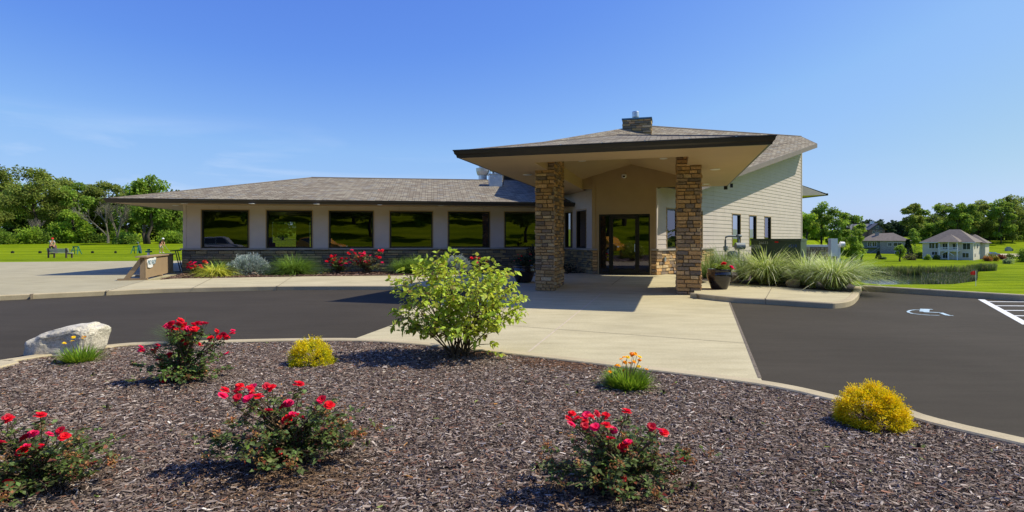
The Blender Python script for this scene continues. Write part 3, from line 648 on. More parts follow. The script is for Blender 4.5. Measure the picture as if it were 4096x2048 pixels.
# entrance bay and hall walls
CR = (5.42, 20.94); CL = (3.134, 21.62); LE = 2.385
WE = Wall(CL, (.961, -.276), (-.276, -.961)); rd = (.6896, .724); WRt = Wall(CR, rd, (.724, -.6896)); RL = 17.42
def zA(x, y): return -5.133 - .1365 * x + .4450 * y
dop = (su(CL, (.961, -.276), 2396), su(CL, (.961, -.276), 2600), FL, 2.43)
mb = MB(); WE.core(mb, 0, LE, FL, 4.42, [dop], .15)
rtop = (zA(*CR) - .10, (zA(CR[0] + rd[0], CR[1] + rd[1]) - zA(*CR)))
def rw(a, b=None, w=.62):
    s = su(CR, rd, a); return (s, s + w if b is None else su(CR, rd, b), 1.11, 2.66)
rops = [rw(2666, None, .95), (su(CR, rd, 2808) - .95, su(CR, rd, 2808), 1.11, 2.66), rw(2928, 2960.5), rw(2996, 3024), rw(3057, 3082)]
WRt.core(mb, 0, RL, FL - .5, 3.17, rops, .15, rtop)
Lb = (-.25, .968); WLb = Wall((CL[0] + Lb[0] * 3.22, CL[1] + Lb[1] * 3.22), (-Lb[0], -Lb[1]), (-.968, -.25))   # bay wall, running towards the camera
def lbs(u): return su(WLb.P, (WLb.d.x, WLb.d.y), u)
lops = [(lbs(2262), lbs(2291), 1.11, 2.66), (lbs(2308), lbs(2346), 1.11, 2.66)]
WLb.core(mb, 0, 3.22, FL, 3.8, lops, .15)
# hall side wall above the wing roof, and the end wall behind
Hn = (-.1392, .9903); WH = Wall((2.34, 24.72), Hn, (-.9903, -.1392)); WH.core(mb, 0, 18, 2.6, 5.7, [], .15)
WBk = Wall((CR[0] + rd[0] * RL, CR[1] + rd[1] * RL), (.139, .99), (.99, -.139)); WBk.core(mb, 0, 8, -1, 4.4, [], .15)
mb.build('wall', 'darkwood', club)
for q in ((LE + .03, LE + 1.2), (-.6, -.03)):
    mb = MB(); WE.box(mb, *q, 3.42, 4.4, -.02, .0); mb.build('ceiling_end_panel', 'tan', club)
mb = MB(); WRt.siding(mb, 0, su(CR, rd, 2852), 1.11, 7, rops, .176, rtop); WRt.siding(mb, su(CR, rd, 2852), RL, -.3, 7.2, rops, .176, rtop); mb.build('siding', 'siding', club); mb = MB(); WLb.siding(mb, 0, 3.22, 1.11, 3.8, lops, .17); mb.build('siding', 'siding', club); mb = MB()
WH.siding(mb, 0, 18, 2.6, 5.7, [], .17); mb.build('siding', 'siding', club)
mb = MB(); WE.box(mb, 0, LE, 2.48, 4.4, 0, .008); WE.box(mb, 0, dop[0] - .04, 1.04, 2.48, 0, .008); WE.box(mb, dop[1] + .04, LE, 1.04, 2.48, 0, .008)
WE.box(mb, -.03, .1, 1.11, 4.4, .009, .03); WE.box(mb, LE - .10, LE + .03, 1.11, 4.4, .009, .03)
WE.box(mb, dop[0] - .05, dop[1] + .05, 2.43, 2.48, .0, .03); WE.box(mb, dop[0] - .05, dop[0], FL, 2.43, 0, .03); WE.box(mb, dop[1], dop[1] + .05, FL, 2.43, 0, .03)
mb.build('entrance_panel', 'tan', club)
mb = MB(); WRt.box(mb, -.01, .09, 1.11, 3.4, .0, .03); mb.build('corner_trim', 'siding', club); mb = MB(); WRt.box(mb, RL - .10, RL + .03, -.5, rtop[0] + rtop[1] * RL - .06, 0, .04); mb.build('corner_trim', 'siding', club)
mb = MB(); stones(mb, WE, 0, dop[0] - .05, FL, 1.04, SCOL, out=.01); mb.build('stone_base', 'stone', club); mb = MB(); stones(mb, WE, dop[1] + .05, LE + .04, FL, 1.04, SCOL, out=.01); sb = su(CR, rd, 2852)
mb.build('stone_base', 'stone', club); mb = MB(); stones(mb, WRt, -.03, sb, FL, 1.04, [tuple(min(.68, c * 1.15) for c in q) for q in SCOL], out=.0); mb.build('stone_base', 'stone', club); mb = MB(); stones(mb, WLb, 0, 3.25, FL, 1.04, SCOLG)
mb.build('stone_base', 'stone', club)
mb = MB(); WE.box(mb, -.08, dop[0] - .05, 1.041, 1.11, .009, .11); mb.build('stone_cap', 'cap', club); mb = MB(); WE.box(mb, dop[1] + .05, LE + .06, 1.041, 1.11, .009, .11); mb.build('stone_cap', 'cap', club); mb = MB(); WRt.box(mb, 0, sb + .05, 1.04, 1.105, .0, .10); mb.build('stone_cap', 'cap', club); mb = MB(); WLb.box(mb, 0, 3.2, 1.04, 1.105, 0, .1); mb.build('stone_cap', 'cap', club)
for o in rops: window(WRt, *o, club)
for o in lops: window(WLb, *o, club)
# entrance door with side lights
d0, d1 = dop[0], dop[1]; m0, m1_ = su(CL, (.961, -.276), 2436), su(CL, (.961, -.276), 2557)
mb = MB()
for x0, x1, q0, q1 in ((d0, d1, 2.37, 2.43), (d0, d0 + .05, FL, 2.37), (d1 - .05, d1, FL, 2.37), (m0, m0 + .06, FL, 2.37), (m1_ - .06, m1_, FL, 2.37), (d0 + .05, m0, FL, FL + .1), (m1_, d1 - .05, FL, FL + .1)): WE.box(mb, x0, x1, q0, q1, -.1, .01)
ent = mb.build('entrance_frame', 'black', club)
for x0, x1 in ((d0 + .05, m0), (m1_, d1 - .05)):
    g = MB(); g.face([WE.p(x0, FL + .1, -.04), WE.p(x1, FL + .1, -.04), WE.p(x1, 2.37, -.04), WE.p(x0, 2.37, -.04)]); g.build('side_light', 'glass', ent)
mb = MB(); x0, x1 = m0 + .065, m1_ - .065
for q in ((x0, x1, FL + .01, FL + .2), (x0, x1, 2.25, 2.365), (x0, x0 + .09, FL + .2, 2.25), (x1 - .09, x1, FL + .2, 2.25)): WE.box(mb, *q, -.07, -.01)
door = mb.build('door', 'black', club)
g = MB(); g.face([WE.p(x0 + .09, FL + .2, -.04), WE.p(x1 - .09, FL + .2, -.04), WE.p(x1 - .09, 2.25, -.04), WE.p(x0 + .09, 2.25, -.04)]); g.build('pane', 'glass', door)
g = MB(); g.tube([WE.p(x1 - .1, 1.0, 0), WE.p(x1 - .1, 1.0, .06), WE.p(x1 - .1, 1.28, .06), WE.p(x1 - .1, 1.28, 0)], .012, 6); g.build('handle', 'galv', door)
g = MB(); q = WE.p(1.2, 3.88, .05); g.lathe(q, [(.03, -.08), (.085, -.06), (.1, 0), (.085, .06), (.03, .08)], 16); cam_o = g.build('security_camera', 'white', club)
g = MB(); g.lathe(WE.p(1.2, 3.86, .1), [(.02, -.045), (.055, -.02), (.055, .02), (.02, .045)], 12); g.build('camera_lens', 'black', cam_o)
g = MB(); WRt.box(g, .45, .57, .62, .78, .05, .11); g.build('outlet_box', 'grey_steel', club)
# hall interior floor so the door does not look into nothing
mb = MB(); mb.face([(3.1, 21.9, .13), (5.4, 21.2, .13), (17, 33.5, .13), (10, 40, .13), (1, 38, .13)]); mb.box((2.9, 27.5, .13), (9, 2.5, 0), (0, .2, 0), (0, 0, 4)); mb.build('interior_partition', 'darkwood', club)
# hall roof
def A_(x, y, dz=0): return Vector((x, y, zA(x, y) + dz))
Rh, R1, T_, Kf = (7.1, 31.05), (17.81, 34.32), (17.92, 32.75), (6.75, 21.05); Hb = (1.2, 24.6); zr_ = zA(*Rh)
mb = MB(); top = [A_(*p, .1) for p in (Kf, T_, R1, Rh, Hb, (3.25, 21.8), (5.45, 21.05))]; roofface(mb, top, (.9547, .2978))
bk = Vector((-.6, 37.5, 5.73)); roofface(mb, [A_(*Hb, .1), A_(*Rh, .1), bk], (.139, -.99)); roofface(mb, [A_(*Rh, .1), A_(*R1, .1), Vector((16.4, 42, 4.4)), bk], (.95, .3))
mb.build('hall_roof', 'shingle', club)
mb = MB(); ridge(mb, A_(*Rh, .1), A_(*R1, .1), .05); mb.build('ridge_cap', 'roofbrown', club)
mb = MB(); bd = [A_(*p, -.02) for p in (Kf, T_, R1, Rh, Hb, (3.25, 21.8), (5.45, 21.05))]; mb.face(bd); mb.build('hall_soffit', 'siding', club)
mb = MB()
for p, q in ((Kf, T_), (T_, R1)):
    a, b = A_(*p), A_(*q); t = (b - a); hn = Vector((t.y, -t.x, 0)).normalized()
    mb.box(a + Vector((0, 0, -.13)), b - a, hn * .03, Vector((0, 0, .24)))
a, b = A_(*Kf), A_(*T_)
mb.build('rake_board', 'greyrake', club)
# rear eave that shows past the hall's end
mb = MB(); y0, y1 = 35.5, 41.0
def re(u, v, Y): return Vector(((u - 2048) / F * Y, Y, E + (H - v) / F * Y))
pA, pB, pC = re(3195, 736, 36), re(3306, 774, 36.6), re(3195, 783, 36); sh = Vector((-.6, 5, 0))
mb.face([pA, pB, pB + sh, pA + sh], uv=[(0, 0), (2, 0), (2, 5), (0, 5)]); o_r = mb.build('rear_roof', 'shingle', club)
mb = MB(); dn = Vector((0, 0, -.12)); mb.face([pA + Vector((0, 0, -.02)), pB + dn * .7, pC]); mb.face([pC, pB + dn * .7, pB + dn * .7 + sh, pC + sh]); mb.build('rear_soffit', 'siding', club)
mb = MB(); t = Vector((.1, -.02, 0)); mb.box(pB + dn * 1.1, t, sh, -dn * 1.2); mb.build('gutter', 'fascia', club)
# chimney
cc = Vector((6.72, 29.85, 0)); cx, cy = Vector((.961, -.276, 0)), Vector((.276, .961, 0)); w, dp = 1.42, 1.0; mb = MB()
q = [cc + cx * sx * w / 2 + cy * sy * dp / 2 for sx, sy in ((-1, -1), (1, -1), (1, 1), (-1, 1))]; mb.prism([tuple(p[:2]) for p in q], 6.2, 7.80, (.2, .165, .12))
for i, (dd, nn, L) in enumerate(((cx, -cy, w), (cy, cx, dp), (-cx, cy, w), (-cy, -cx, dp))): stones(mb, Wall(q[i], dd, nn), -.03, L + .03, 6.2, 7.80, [tuple(c * 1.05 for c in p) for p in SCOLG] + SCOL[5:7], .08, .16, .2, .5)
ch = mb.build('chimney', 'stone', club)
mb = MB(); mb.box(q[0] - cx * .07 - cy * .07 + Vector((0, 0, 7.805)), cx * (w + .14), cy * (dp + .14), Vector((0, 0, .07))); mb.build('chimney_cap', 'bluecap', ch)
mb = MB(); mb.lathe(cc + Vector((-.1, 0, 7.875)), [(.1, 0), (.1, .1), (.17, .12), (.18, .16), (.18, .40), (.17, .44), (.0, .45)], 18, cap=False); mb.build('flue', 'galv', ch)
mb = MB(); k0 = cc - cy * (dp / 2) ; pk = k0 + Vector((0, 0, 7.10)); gl, gr = k0 - cx * .95 - cy * .55, k0 + cx * .95 - cy * .55
roofface(mb, [A_(gl.x, gl.y, .11), pk - cy * .0, A_(*(k0 - cx * .8)[:2], .11)]); fr = k0 - cy * 1.1; roofface(mb, [A_(gl.x, gl.y, .11), A_(fr.x, fr.y, .11), pk]); roofface(mb, [A_(fr.x, fr.y, .11), A_(gr.x, gr.y, .11), pk]); roofface(mb, [A_(gr.x, gr.y, .11), A_(*(k0 + cx * .8)[:2], .11), pk])
mb.build('chimney_cricket', 'shingle', ch)

# ------------------------------------------------------------------ VEGETATION BUILDERS
def limb(mb, p, q, r0, r1, n=5, sag=.12, k=4):
    p, q = Vector(p), Vector(q); L = (q - p).length; m = [p]
    for i in range(1, k): m.append(p.lerp(q, i / k) + Vector((random.gauss(0, L * .035), random.gauss(0, L * .035), L * sag * math.sin(math.pi * i / k) * .5)))
    m.append(q); mb.tube(m, [r0 + (r1 - r0) * i / k for i in range(k + 1)], n)
def tree(name, loc, label, group, h, r, bot, nleaf, ls, col, tr=.25, nb=22, seed=0, airy=.0, bark='bark', lean=0, fork=False):
    """trunk with limbs, crown of leaf pieces gathered round many branch ends"""
    random.seed(seed); rg = np.random.default_rng(seed); root = thing(name, loc, label, 'tree', group, rz=0)
    mb = MB(); cz = (h + bot) / 2; hh = (h - bot) / 2; ends = []
    tops = [Vector((lean * h, 0, h * .62))] if not fork else [Vector((-r * .3, 0, h * .62)), Vector((r * .32, .2, h * .6))]
    for t in tops: limb(mb, (t.x * .05 + (0 if not fork else (.25 if t.x > 0 else -.25)), 0, -.4), t, tr, tr * .4, 7, 0)
    for i in range(nb):
        a = random.uniform(0, 2 * math.pi); z = random.uniform(-1, 1); rr = math.sqrt(max(.0, 1 - z * z * .85)) * random.uniform(.45, 1.0) * (1 if z > -.4 else .8)
        e = Vector((math.cos(a) * rr * r + lean * h * (.5 + z * .5), math.sin(a) * rr * r, cz + z * hh * random.uniform(.8, 1.05))); ends.append(e)
        t = random.choice(tops); s = random.uniform(.35, 1.0); st = Vector((t.x * s, t.y * s, max(bot * .6, min(t.z, e.z * .75))));
        limb(mb, st, e, tr * .32, tr * .06, 4, .25)
    mb.build('trunk', bark, root, world=False, smooth_=True)
    ends = np.array([tuple(e) for e in ends]); w = rg.uniform(.6, 1.4, nb); w /= w.sum(); c = rg.choice(nb, nleaf, p=w); sp = rg.uniform(.75, 1.25, nb) * r * (.34 - .1 * airy)
    dirs = unit(rg.normal(0, 1, (nleaf, 3))); rad = rg.random(nleaf) ** .45
    P = ends[c] + dirs * rad[:, None] * sp[c][:, None] * np.array([1.15, 1.15, .72]); P[:, 2] = np.maximum(P[:, 2], bot * .7)
    global rng; rng = rg
    V = leaf_set(P, dirs * .7 + np.array([0, 0, -.15]), ls * rg.uniform(.6, 1.35, nleaf), .75, .3, .1, .5)
    cc = jcol(col, nleaf, .16, .05); tw = rg.uniform(.78, 1.25, nb); cc *= tw[c][:, None]
    np_mesh('crown', V, 4, LF, np.clip(cc, .003, .9), 'treeleaf', root); return root
def bush(name, loc, label, group, rx, ry, rz, n, ls, col, seed, cat='shrub', cols2=None, mat_='treeleaf', lobes=9, wid=.7, flat=.35, part='foliage', up=.3, jit=.4, stem=True):
    rg = np.random.default_rng(seed); random.seed(seed); global rng; rng = rg; root = thing(name, loc, label, cat, group)
    L = unit(rg.normal(0, 1, (lobes, 3)) * np.array([1, 1, .6]) + np.array([0, 0, .35])) * rg.uniform(.35, .7, (lobes, 1)); c = rg.integers(0, lobes, n)
    d = unit(rg.normal(0, 1, (n, 3))); P = L[c] + d * (rg.random(n) ** .35)[:, None] * rg.uniform(.36, .52, lobes)[c][:, None]; P[:, 2] = np.maximum(P[:, 2], -.25 + rg.random(n) * .1)
    P = P * np.array([rx, ry, rz]) * 1.08 + np.array([0, 0, rz * .28]); P[:, 2] = np.maximum(P[:, 2], .01)
    V = leaf_set(P, d + np.array([0, 0, up]), ls * rg.uniform(.6, 1.3, n), wid, flat, .1, jit)
    cc = jcol(col, n, .16, .05)
    if cols2 is not None:
        t = np.clip((P[:, 2] / (rz * 1.3)) + rg.normal(0, .25, n), 0, 1)[:, None]; cc = cc * t + jcol(cols2, n, .15, .05) * (1 - t)
    if stem:
        mb = MB()
        for k in range(7): a = random.uniform(0, 6.28); limb(mb, (0, 0, 0), (math.cos(a) * rx * .5, math.sin(a) * ry * .5, rz * random.uniform(.4, .9)), .02 * max(1, rz), .006, 4)
        mb.build('stem', 'twig', root, world=False)
    np_mesh(part, V, 4, LF, np.clip(cc, .003, .95), mat_, root); return root
def blades(n, r0, L, lean, droop, w, rg, seg=4, wind=(0, 0), leanj=.18):
    a = rg.uniform(0, 2 * math.pi, n); rr = r0 * np.sqrt(rg.random(n)); b = np.stack([np.cos(a) * rr, np.sin(a) * rr, np.zeros(n)], 1)
    a2 = a + rg.normal(0, .5, n); th = np.abs(rg.normal(0, 1, n)) * lean * .5 + lean * rg.random(n) * .8 + rg.normal(0, leanj, n) * .3
    le = L * rg.uniform(.55, 1.12, n); dr = droop * rg.uniform(.3, 1.3, n); h = np.stack([np.cos(a2), np.sin(a2), np.zeros(n)], 1) + np.array([wind[0], wind[1], 0])[None] * rg.uniform(.3, 1, (n, 1))
    sd = np.stack([-np.sin(a2), np.cos(a2), np.zeros(n)], 1); V = np.empty((n, 2 * seg + 1, 3))
    for i in range(seg + 1):
        t = i / seg; p = b + h * (le * (np.sin(th) * t + dr * t * t * .8))[:, None]; p[:, 2] += le * (np.cos(th) * t - dr * t ** 2.6 * .85)
        p[:, 2] = np.maximum(p[:, 2], .005)
        if i < seg: ww = w * (1 - .55 * t) * .5; V[:, 2 * i] = p - sd * ww; V[:, 2 * i + 1] = p + sd * ww
        else: V[:, 2 * seg] = p
    f = []
    for i in range(seg - 1): f += [(2 * i, 2 * i + 1, 2 * i + 3), (2 * i, 2 * i + 3, 2 * i + 2)]
    f.append((2 * seg - 2, 2 * seg - 1, 2 * seg)); return V, f
def grass_clump(name, loc, label, group, n, r0, L, lean, droop, w, cols, seed, cat='ornamental grass', wind=(0, 0), seg=4):
    rg = np.random.default_rng(seed); root = thing(name, loc, label, cat, group)
    V, f = blades(n, r0, L, lean, droop, w, rg, seg, wind); pick = rg.integers(0, len(cols), n); c = np.array(cols)[pick] * (1 + rg.normal(0, .15, (n, 1)))
    np_mesh('blades', V, V.shape[1], f, np.clip(c, .005, .95), 'blade', root)
    mb = MB(); mb.lathe((0, 0, -.02), [(r0 * 1.1, 0), (r0 * .8, .05), (0.01, .07)], 10); mb.build('root_crown', 'soil', root, world=False); return root
def petal_mesh(name, r, col, seed, rings=3):
    rg = random.Random(seed); mb = MB()
    for k in range(rings):
        m = 5; el = (.25, .7, 1.15)[k]; rr = r * (1, .8, .5)[k]
        for i in range(m):
            a = 2 * math.pi * (i + .5 * k) / m + rg.uniform(-.2, .2); e = el + rg.uniform(-.2, .2); wdt = rr * .62
            o = Vector((0, 0, 0)); d = Vector((math.cos(a) * math.cos(e), math.sin(a) * math.cos(e), math.sin(e))); s = Vector((-math.sin(a), math.cos(a), 0)); u = d.cross(s) * -1
            c = tuple(x * rg.uniform(.8, 1.2) for x in col); m1 = d * rr * .6 + u * rr * .05; t = d * rr + u * rr * rg.uniform(.05, .3)
            mb.face([o, m1 - s * wdt, t - s * wdt * .5, t + s * wdt * .5, m1 + s * wdt], c)
    me_o = mb.build(name, 'petal'); me = me_o.data; bpy.data.objects.remove(me_o); return me
RED = (.78, .012, .02); PINK = (.80, .02, .11); DEEP = (.55, .01, .03)
BLOOMS = [petal_mesh('bloom', 1, c, i) for i, c in enumerate((RED, RED, PINK, DEEP))]
GOLD = [petal_mesh('flower_head', 1, c, 20 + i, 2) for i, c in enumerate(((.95, .66, .01), (.92, .52, .01)))]
def bloom(parent, p, r, rz=None, kinds=BLOOMS, name='bloom', tilt=.5, k=None):
    o = bpy.data.objects.new(name, kinds[random.randrange(len(kinds)) if k is None else k]); C.objects.link(o); o.parent = parent; o.location = p; o.scale = (r,) * 3
    o.rotation_euler = (random.uniform(-tilt, tilt) + .3, random.uniform(-tilt, tilt), random.uniform(0, 6.28)); return o
def rose_bush(loc, label, group, blooms, w, h, nl, seed, br=.036, spent=60, leaf=.032, lcol=(.065, .115, .028), nstem=26, name='rose_bush', low=.1):
    """blooms: (dx, dz, dy) offsets from the base, metres"""
    random.seed(seed); rg = np.random.default_rng(seed); global rng; rng = rg; root = thing(name, loc, label, 'rose bush', group)
    mb = MB(); Pl, Dl = [], []; sp = []
    def grow(e, r=.006):
        b = Vector((random.gauss(0, w * .05), random.gauss(0, w * .05), -.01)); e = Vector(e); m1 = b.lerp(e, .35) + Vector((e.x * -.12, e.y * -.12, h * .12)) + Vector((random.gauss(0, .01), random.gauss(0, .01), 0)); m2 = b.lerp(e, .72) + Vector((e.x * .02, e.y * .02, h * .08)); pts = [b, m1, m2, e]
        mb.tube(pts, [r, r * .75, r * .55, r * .35], 5); return pts
    tips = [(x, y, z) for x, z, y in blooms]
    rnd = []
    for k in range(nstem):
        a = random.uniform(0, 6.28); q = random.uniform(.35, 1); zz = h * random.uniform(.25, .86) * (1 - .35 * q); rnd.append((math.cos(a) * w * .5 * q, math.sin(a) * w * .42 * q, max(low * h, zz)))
    allp = [grow(t) for t in tips] + [grow(t, .005) for t in rnd]
    per = nl // len(allp) // 5 + 1
    for i, pts in enumerate(allp):
        isb = i < len(tips)
        for k in range(per if not isb else max(2, per // 2)):
            t = random.uniform(.28, .9 if isb else 1.0); t2 = t * 3; a = min(2, int(t2)); p = pts[a].lerp(pts[a + 1], t2 - a); dr = Vector((random.gauss(0, 1), random.gauss(0, 1), random.gauss(.1, .5))).normalized(); q = p + dr * random.uniform(.02, .07)
            if q.z < .01: q.z = .02
            mb.tube([p, q], .0015, 3, cap=False)
            sd = dr.cross(Vector((0, 0, 1))).normalized()
            for f, g in ((0, 0), (.4, 1), (.4, -1), (.75, 1), (.75, -1)):
                Pl.append(tuple(q - dr * leaf * f * 1.2)); Dl.append(tuple(dr * (.4 if g else 1) + sd * g * .9 + Vector((0, 0, .1))))
    mb.build('stem', 'twig', root, world=False)
    P = np.array(Pl); D = np.array(Dl); n = len(P); V = leaf_set(P, D, leaf * rg.uniform(.7, 1.3, n), .68, .3, .12, .25)
    c = jcol(lcol, n, .22, .08); i = rg.random(n) < .08; c[i] = jcol((.12, .19, .03), i.sum(), .2, .05); i = rg.random(n) < .10; c[i] = jcol((.20, .06, .03), i.sum(), .2, .05)
    np_mesh('foliage', V, 4, LF, c, 'leaf', root)
    if spent:
        cs = np.array([random.choice([t for t in rnd]) for _ in range(max(3, spent // 7))]); k = rg.integers(0, len(cs), spent * 4); P = cs[k] + rg.normal(0, .012, (spent * 4, 3)) + np.array([0, 0, .012]); n = len(P)
        V = leaf_set(P, rg.normal(0, 1, (n, 3)), .016 * rg.uniform(.6, 1.4, n), .6, .3, 0, .5); c = jcol((.34, .17, .06), n, .35, .12); np_mesh('spent_blossom', V, 4, LF, np.clip(c, .01, .8), 'petal', root)
    for (x, z, y) in blooms: bloom(root, (x, y, z), br * random.uniform(.8, 1.15))
    return root
def rock(name, loc, s, label, seed, m='boulder', shape=None, group=None, cat='rock', rz=0):
    import bmesh
    bm = bmesh.new(); bmesh.ops.create_icosphere(bm, subdivisions=5 if max(s) > .4 else 3, radius=1)
    for v in bm.verts:
        p = v.co.copy(); e = .55 if max(s) > .7 else .72; q = Vector([math.copysign(abs(c) ** e, c) for c in p])
        n = mnoise.noise(p * 1.1 + Vector((seed, 0, 0))) * .16 + mnoise.noise(p * 3.1 + Vector((seed, 3, 0))) * .07 + mnoise.noise(p * 9 + Vector((seed, 3, 5))) * .025
        q *= 1 + n
        if shape: q = shape(q)
        v.co = Vector((q.x * s[0] / 2, q.y * s[1] / 2, (q.z + .75) * s[2] / 1.75))
    me = bpy.data.meshes.new(name); bm.to_mesh(me); bm.free(); me.materials.append(M[m]); o = bpy.data.objects.new(name, me); C.objects.link(o); o.location = loc; o.rotation_euler = (0, 0, rz); return tag(o, label, cat, group)
def speckle(name, a, b_, c_):
    m, n, l, b = newmat(name); t = n.new('ShaderNodeTexCoord'); z = n.new('ShaderNodeTexNoise'); z.inputs['Scale'].default_value = 2.6; z.inputs['Detail'].default_value = 10; z.inputs['Roughness'].default_value = .7; l.new(t.outputs['Object'], z.inputs['Vector'])
    r = ramp(n, [(.3, c_), (.45, a), (.6, b_)]); l.new(z.outputs[0], r.inputs[0]); z2 = n.new('ShaderNodeTexNoise'); z2.inputs['Scale'].default_value = 60; z2.inputs['Detail'].default_value = 3; l.new(t.outputs['Object'], z2.inputs['Vector'])
    r2 = ramp(n, [(.35, (.7, .7, .7)), (.6, (1.1, 1.1, 1.1))]); l.new(z2.outputs[0], r2.inputs[0]); x = n.new('ShaderNodeMixRGB'); x.blend_type = 'MULTIPLY'; x.inputs[0].default_value = 1; l.new(r.outputs[0], x.inputs[1]); l.new(r2.outputs[0], x.inputs[2]); l.new(x.outputs[0], b.inputs['Base Color'])
    b.inputs['Roughness'].default_value = .9; bp = n.new('ShaderNodeBump'); bp.inputs['Strength'].default_value = .8; bp.inputs['Distance'].default_value = .03; z3 = n.new('ShaderNodeTexNoise'); z3.inputs['Scale'].default_value = 9; z3.inputs['Detail'].default_value = 8; l.new(t.outputs['Object'], z3.inputs['Vector']); l.new(z3.outputs[0], bp.inputs['Height']); l.new(bp.outputs[0], b.inputs['Normal']); return m
M['boulder'] = speckle('granite', (.54, .49, .38), (.66, .60, .48), (.32, .31, .20)); M['sandrock'] = speckle('sandstone', (.42, .32, .22), (.52, .43, .32), (.28, .2, .14))

# ------------------------------------------------------------------ ISLAND BED
# bark chips: nobody could count them
def inside(P, poly):
    x, y = P[:, 0], P[:, 1]; r = np.zeros(len(P), bool); n = len(poly)
    for i in range(n):
        x0, y0 = poly[i][:2]; x1, y1 = poly[(i + 1) % n][:2]
        if y0 == y1: continue
        c = ((y0 > y) != (y1 > y)) & (x < (x1 - x0) * (y - y0) / (y1 - y0) + x0); r ^= c
    return r
def chips(name, poly, box, dens, z, pal, seed, ln=(.018, .055), patch=None, cam_lim=None, kind='stuff'):
    rg = np.random.default_rng(seed); x0, x1, y0, y1 = box; n = int((x1 - x0) * (y1 - y0) * dens); P = np.stack([rg.uniform(x0, x1, n), rg.uniform(y0, y1, n), np.zeros(n)], 1)
    P = P[inside(P, poly)]; 
    if cam_lim: P = P[(np.abs(P[:, 0]) < P[:, 1] * .97 + .6)]
    n = len(P); L = rg.uniform(ln[0], ln[1], n) * rg.choice([.6, 1, 1.25], n, p=[.4, .45, .15]); W = L * rg.uniform(.14, .36, n); a = rg.normal(0, 1.0, n) + .15
    d = np.stack([np.cos(a), np.sin(a), rg.normal(0, .22, n)], 1); d = unit(d); s = np.stack([-np.sin(a), np.cos(a), rg.normal(0, .5, n)], 1); s = unit(s - d * (s * d).sum(1, keepdims=True)); u = np.cross(d, s)
    P[:, 2] = z + rg.uniform(.002, .022, n); V = np.empty((n, 6, 3)); hL = (L / 2)[:, None]; hW = (W / 2)[:, None]; sh = rg.uniform(-.3, .3, (n, 1)) * hL
    V[:, 0] = P - d * hL - s * hW; V[:, 1] = P + d * (hL + sh) - s * hW * .6; V[:, 2] = P + d * hL + s * hW; V[:, 3] = P - d * (hL + sh * .5) + s * hW * .7
    V[:, 4] = P - d * hL * .9 + u * hW * .8; V[:, 5] = P + d * hL * .9 + u * hW * .8
    pc = np.array([p[0] for p in pal]); w = np.array([p[1] for p in pal]); c = pc[rg.choice(len(pal), n, p=w / w.sum())] * (1 + rg.normal(0, .18, (n, 1)))
    if patch:
        for (px, py, pr, col) in patch:
            t = np.clip(1.3 - np.hypot((P[:, 0] - px) / pr[0], (P[:, 1] - py) / pr[1]), 0, 1) * .9; t = (rg.random(n) < t)[:, None]; c = np.where(t, np.array(col) * (1 + rg.normal(0, .4, (n, 1))), c)
    return np_mesh(name, V, 6, [(0, 1, 5), (0, 5, 4), (3, 4, 5), (3, 5, 2)], np.clip(c, .006, .8), 'chips', kind=kind)
islp = [(p[0], p[1]) for p in offset(ISn, .175)] + [(0, -9)]
PAL = [((.05, .034, .028), 2.2), ((.115, .08, .062), 3.3), ((.20, .15, .12), 3.2), ((.31, .245, .20), 2.1), ((.44, .37, .32), .7), ((.60, .53, .46), .15), ((.22, .11, .07), .9), ((.42, .20, .05), .03), ((.20, .26, .06), .02)]
BR = (.16, .085, .048)
mu = chips('mulch', islp, (-9, 8.6, 2.55, 9), 7400, .012, PAL, 3, ln=(.014, .046), patch=[(*G(2330, 1455)[:2], (.75, .5), BR), (*G(2900, 1500)[:2], (.7, .25), BR), (*G(1960, 1420)[:2], (.5, .2), BR), (*G(1130, 1930)[:2], (.55, .35), (.16, .1, .06)), (*G(2460, 1980)[:2], (.5, .3), (.16, .1, .06))], cam_lim=True)
tag(mu, 'shredded bark mulch in grey and brown covering the front bed', 'mulch')

b3 = G(2480, 1955, .012)
k3 = b3.y / F
BL3 = [(2262, 1642), (2280, 1668), (2303, 1650), (2340, 1648), (2335, 1672), (2362, 1668), (2402, 1657), (2505, 1643), (2612, 1690), (2425, 1722), (2455, 1727), (2490, 1755), (2505, 1768), (2478, 1768), (2520, 1765), (2470, 1866), (2537, 1972), (2525, 1925), (2640, 1712), (2730, 1832), (2285, 1645), (2322, 1662), (2385, 1650), (2415, 1648), (2350, 1640), (2270, 1655), (2440, 1735), (2500, 1745), (2600, 1698)]
def offs(L, bu, bv, Y, jy=.12): return [((u - bu) * Y / F, (bv - v) * Y / F, random.uniform(-jy * 1.6, jy * .2)) for u, v in L]
random.seed(3)
B3 = offs(BL3, 2480, 1955, b3.y)
r3 = rose_bush(b3, 'straggly rose bush with red blooms, low right of centre in the mulch', 'large rose bushes in the foreground mulch', B3, 1.02, .45, 4300, 31, .028, 300, .030, (.12, .17, .045), nstem=50)
b2 = G(1173, 1852, .012); r2 = newlike(r3, b2, 0.0, b2.y / b3.y * 1.02, 'straggly rose bush with red blooms, below and left of the leafy green shrub')
b1 = G(143, 1970, .012); r1 = newlike(r3, b1, 0.0, b1.y / b3.y, 'straggly rose bush with red blooms, cut by the left edge of the photo')
